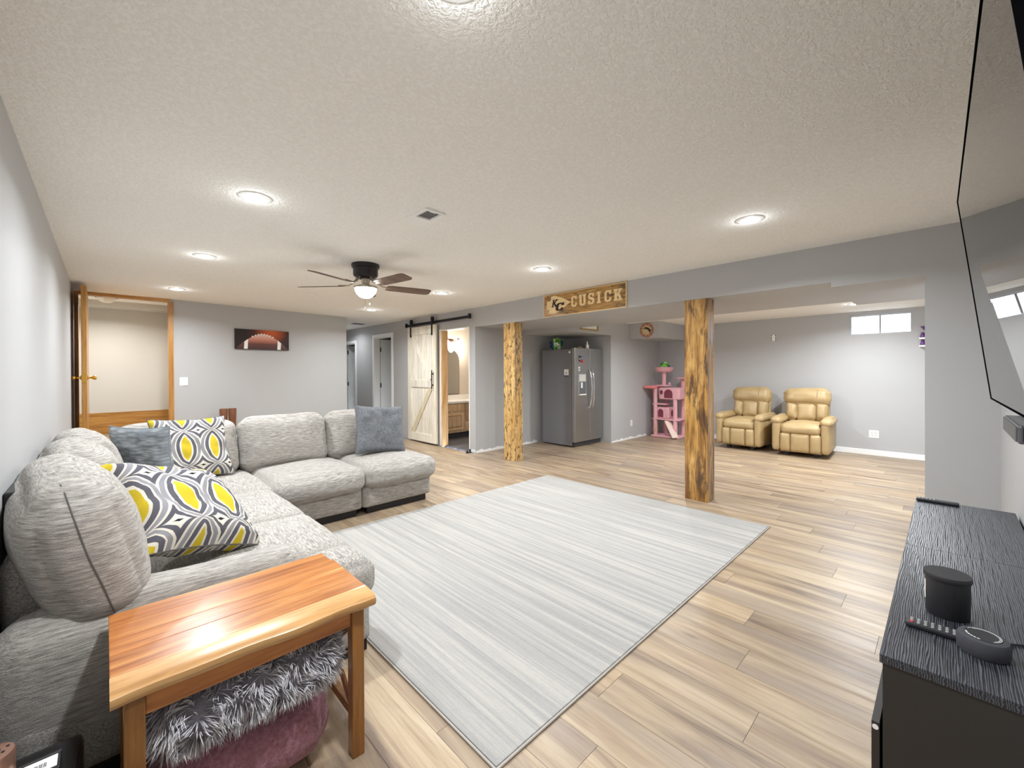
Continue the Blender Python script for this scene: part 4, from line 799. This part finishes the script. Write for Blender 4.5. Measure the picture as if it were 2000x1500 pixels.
# ------------------------------------------------------------------ end table with throws below
m_aca = woodgrain('acacia', [sr(118,66,30), sr(164,98,46), sr(188,124,64), sr(208,158,98)], 'x', .9, .28, knots=.45, coat=.5); m_sap = woodgrain('acacia_sapwood', [sr(160,108,56), sr(200,152,94), sr(220,182,128)], 'x', .9, .3, coat=.5)
et = thing('end_table', 'acacia wood end table with live edge and X braces', 'table', (.345, 1.635, 0)); tx0, tx1, ty0, ty1 = .003, .680, 1.40, 1.875; tz = .55
ys = [ty0, ty0+.085, ty0+.20, ty0+.29, ty0+.385, ty1]
for i in range(5):
    if i == 0:
        n = 16; top = [(tx0+(tx1-tx0)*k/n, ty0+.006*math.sin(k*.42)+.003*math.sin(k*1.1)-.006*(k > 14)) for k in range(n+1)]
        vs = []; fs = []
        for k, (xx, yy) in enumerate(top): vs += [(xx, ys[1], tz), (xx, yy+.016, tz-.002), (xx, yy+.002, tz-.012), (xx, yy, tz-.026), (xx, yy+.006, tz-.038), (xx, ys[1], tz-.038)]
        for k in range(n):
            for q in range(6): fs.append((6*k+q, 6*k+(q+1)%6, 6*k+6+(q+1)%6, 6*k+6+q))
        fs += [tuple(range(6)), tuple(range(6*n+5, 6*n-1, -1))]
        MB().add(vs, fs).build('table_board', m_sap, et, True)
    else: MB().box(tx0, tx1-.012*(i == 4), ys[i]+.0003, ys[i+1], tz-.038, tz).build('table_board', m_aca, et, bevel=.002)
m_leg = woodgrain('acacia_leg', [sr(98,62,28), sr(142,94,44), sr(172,122,64)], 'z', .9, .35, coat=.3)
lx = (tx0+.045, tx1-.056); ly = (ty0+.035, ty1-.045); lw = .042
for x in lx:
    for y in ly: MB().box(x-lw/2, x+lw/2, y-lw/2, y+lw/2, 0, tz-.039).build('table_leg', m_leg, et, bevel=.003)
for y in ly: MB().box(lx[0]+lw/2, lx[1]-lw/2, y-.01, y+.01, tz-.095, tz-.039).build('apron', m_aca, et, bevel=.002)
for x in lx:
    MB().box(x-.01, x+.01, ly[0]+lw/2, ly[1]-lw/2, tz-.095, tz-.039).build('apron', m_leg, et, bevel=.002); MB().box(x-.012, x+.012, ly[0]+lw/2, ly[1]-lw/2, .12, .15).build('stretcher', m_leg, et, bevel=.002)
    MB().bar((x-.006, ly[0]+lw/2, .155), (x-.006, ly[1]-lw/2, tz-.10), .012, .026, (1,0,0)).build('cross_brace', m_leg, et, bevel=.002); MB().bar((x+.006, ly[1]-lw/2, .155), (x+.006, ly[0]+lw/2, tz-.10), .012, .026, (1,0,0)).build('cross_brace', m_leg, et, bevel=.002)
m_mauve = fabric('mauve_fleece', sr(122,80,92), sr(150,104,116), sr(172,126,136), (1,1,1), .9)
tag(MB().soft((.335, 1.66, .125), (.46,.36,.25), .10, (.02,.02,.02), 18, .012, 7).build('mauve_pouf', m_mauve, None, 'all'), 'mauve fleece pouf on the floor under the end table', 'ottoman')
fc, fs_ = Vector((.335, 1.635, .355)), (.50,.37,.17)
core = MB().soft(fc, fs_, .07, (.01,.01,.02), 14, .012, 7)
th = thing('fur_throw', 'shaggy silver grey faux fur throw on the mauve pouf', 'blanket', (.325, 1.655, .26)); core.build('throw_core', plain('fur_base', sr(120,118,126), 1), th, 'all')
fur = MB(); uvs = []; rnd = random.Random(3)
import array
verts = [Vector(p) for p in core.v]
areas = []; tot = 0
for f in core.f:
    a, b, c, d = [verts[i] for i in f]; ar_ = ((b-a).cross(c-a).length+(c-a).cross(d-a).length)/2; tot += ar_; areas.append(tot)
import bisect
for i in range(15000):
    f = core.f[min(bisect.bisect(areas, rnd.random()*tot), len(core.f)-1)]; a, b, c, d = [verts[k] for k in f]; s, t = rnd.random(), rnd.random()
    p = (a*(1-s)+b*s)*(1-t)+(d*(1-s)+c*s)*t; nr = (b-a).cross(d-a)
    if nr.length < 1e-9: continue
    nr.normalize(); nr = nr if nr.dot(p-fc) > 0 else -nr
    cl = Vector((noise.noise(p*22), noise.noise(p*22+Vector((7,3,1))), noise.noise(p*22+Vector((2,9,4)))))*1.5
    dv = (nr*.75+cl+Vector((rnd.uniform(-.25,.25), rnd.uniform(-.25,.25), rnd.uniform(-.2,.2)))-Vector((0,0,.15))).normalized(); L = rnd.uniform(.028,.05)
    sd = dv.cross(Vector((rnd.uniform(-1,1), rnd.uniform(-1,1), rnd.uniform(-1,1)))).normalized()*rnd.uniform(.0011,.0019)
    q = p+dv*L*.55; e = q+(dv-Vector((0,0,.35))+cl*.3).normalized()*L*.5
    k = len(fur.v); fur.v += [tuple(p-sd), tuple(p+sd), tuple(q-sd*.9), tuple(q+sd*.9), tuple(e)]; fur.f += [(k,k+1,k+3,k+2),(k+2,k+3,k+4)]; uvs += [(0,0),(0,0),(0,.6),(0,.6),(0,1)]
fur.uv = uvs
t_ = NT('faux_fur'); sp = t_.n('ShaderNodeSeparateXYZ', i_Vector=t_.n('ShaderNodeTexCoord').outputs['UV']).outputs['Y']; t_.p(Base_Color=t_.mix(t_.ramp(sp, [(0, sr(128,126,132)), (.5, sr(192,190,194)), (1, sr(244,243,244))]), sr(150,148,158), t_.ramp(t_.noise(t_.coord(), 18, 3), [(.45, (0,0,0)), (.65, (.55,)*3)])), Roughness=.8)
me_ = fur.build('fur_pile', t_.m, th); me_['kind'] = 'stuff'

# ------------------------------------------------------------------ small things at the near sofa end
p = onz(165, 1424, .30); sw = thing('subwoofer', 'black subwoofer box on the floor against the sofa arm', 'speaker', (p.x-.10, p.y-.16, 0)); bx0, bx1, by0, by1 = XL+.004, p.x, p.y-.34, p.y
MB().soft(((bx0+bx1)/2,(by0+by1)/2,.155), (bx1-bx0,by1-by0,.29), .016, (0,0,0), 8).build('speaker_cabinet', plain('glossy_black', sr(30,30,32), .22), sw, 'all')
for x in (bx0+.04, bx1-.04):
    for y in (by0+.04, by1-.04): MB().cyl((x,y,0), .014, .014, 'z', 10).build('speaker_foot', m_black, sw)
a = onz(118, 1462, .325); hdm = thing('hard_drive', 'small black box with white barcode label on the black subwoofer', 'electronics', (a.x-.045, a.y-.035, .30)); hx0, hx1, hy0, hy1 = a.x-.105, a.x+.003, a.y-.075, a.y+.002
MB().box(hx0, hx1, hy0, hy1, .3005, .325).build('drive_case', m_black, hdm, bevel=.003); MB().box(hx0+.002, hx1, hy1-.012, hy1-.010, .3252, .3256).build('chrome_line', m_chrome, hdm)
lbm = MB().box(hx0+.016, hx1-.006, hy0+.012, hy1-.018, .3252, .3256).build('paper_label', m_plate, hdm)
for i in range(12): xx = hx0+.05+i*.0028; MB().box(xx, xx+(.0016 if i % 3 else .0008), hy0+.025, hy0+.042, .3257, .3259).build('barcode_bar', m_black, lbm)
for k in range(2): MB().tube([(hx0, hy0+.02+k*.02, .312), (hx0-.03, hy0+.015+k*.02, .312), (hx0-.045, hy0-.03+k*.015, .306)], .0028).build('cable', m_chrome if k else m_black, hdm, True)
b = onz(14, 1452, .40); bz = thing('rose_gold_speaker', 'rose gold cylinder speaker beside the barcode box', 'speaker', (b.x-.018, b.y-.02, .30)); m_rose = plain('rose_gold', sr(206,160,140), .3, .75); ctr = (b.x-.022, b.y-.02, .30)
MB().lathe([(0,0),(.036,0),(.038,.003),(.038,.095),(.036,.098),(0,.0985)], ctr, 36).build('speaker_shell', m_rose, bz, True)
for (u_, v_) in ((.010,.006),(.024,.012),(.018,-.006),(.012,-.018)): MB().box(ctr[0]+u_-.003, ctr[0]+u_+.003, ctr[1]+v_-.003, ctr[1]+v_+.003, ctr[2]+.0985, ctr[2]+.0992).build('button_icon', m_black, bz)
# tool case behind the sofa, boots behind the far back
a = onx(42, 955, -.235); tc = thing('tool_case', 'black and red case wedged between sofa and left wall', 'case', (-.235, a.y, .73)); MB().box(-.27, -.205, a.y-.10, a.y+.12, .752, a.z+.01).build('case_body', m_black, tc, bevel=.006); MB().box(-.2045, -.200, a.y-.09, a.y+.10, .765, a.z-.045).build('case_stripe', plain('case_red', sr(170,40,40), .4), tc); MB().tube([(-.235,a.y-.09,a.z-.02),(-.235,a.y-.125,a.z-.03),(-.235,a.y-.125,a.z-.07),(-.235,a.y-.09,a.z-.08)], .007).build('case_handle', bpy.data.materials['case_red'], tc, True)
m_boot = plain('brown_boot_leather', sr(118,74,46), .5, bump=(40,.2,.004))
bk = tag(MB().box(.98, 1.62, 7.32, 7.60, 0, .42).build('storage_bench', m_oakx, bevel=.006), 'low wooden bench against the football wall behind the sofa', 'bench')
for i, x in enumerate((1.262, 1.372)):
    bo = thing('leather_boot', ['brown leather boot behind the sofa, the one beside the stair doorway', 'brown leather boot behind the sofa, the one toward the hall'][i], 'boot', (x, 7.44, .42), 'brown leather boots')
    MB().lathe([(0,.0),(.045,.0),(.046,.10),(.05,.26),(.053,.365),(.05,.375),(.046,.37),(.043,.26),(.0,.2)], (x,7.46,.42), 20).build('boot_shaft', m_boot, bo, True); MB().soft((x,7.40,.455), (.085,.20,.07), .03, (0,0,0), 8).build('boot_foot', m_boot, bo, 'all')
# landing light
p = ony(208, 583, 7.95); ll = thing('landing_light', 'small round flush ceiling light with brass rim over the landing', 'ceiling light', (p.x, 7.95, 2.40))
MB().lathe([(0,0),(.12,0),(.125,-.015),(.115,-.045),(0,-.045)], (p.x,7.95,2.40), 32).build('light_rim', m_bronze, ll, True); MB().lathe([(0,-.115),(.045,-.108),(.08,-.085),(.1,-.045)], (p.x,7.95,2.40), 32).build('glass_bowl', plain('opal_glass', sr(236,234,226), .3), ll, True)
lamp_light('landing_lamp', (p.x, 7.95, 2.282), 7, ll, 'AREA', .16, (1,.98,.93))
tag(MB().lathe([(0,0),(.05,0),(.048,-.012),(0,-.015)], tuple(onz(610, 576, H)), 20).build('smoke_detector_base', m_plate, None, True), 'small round white ceiling cap left of the fan', 'ceiling cap')
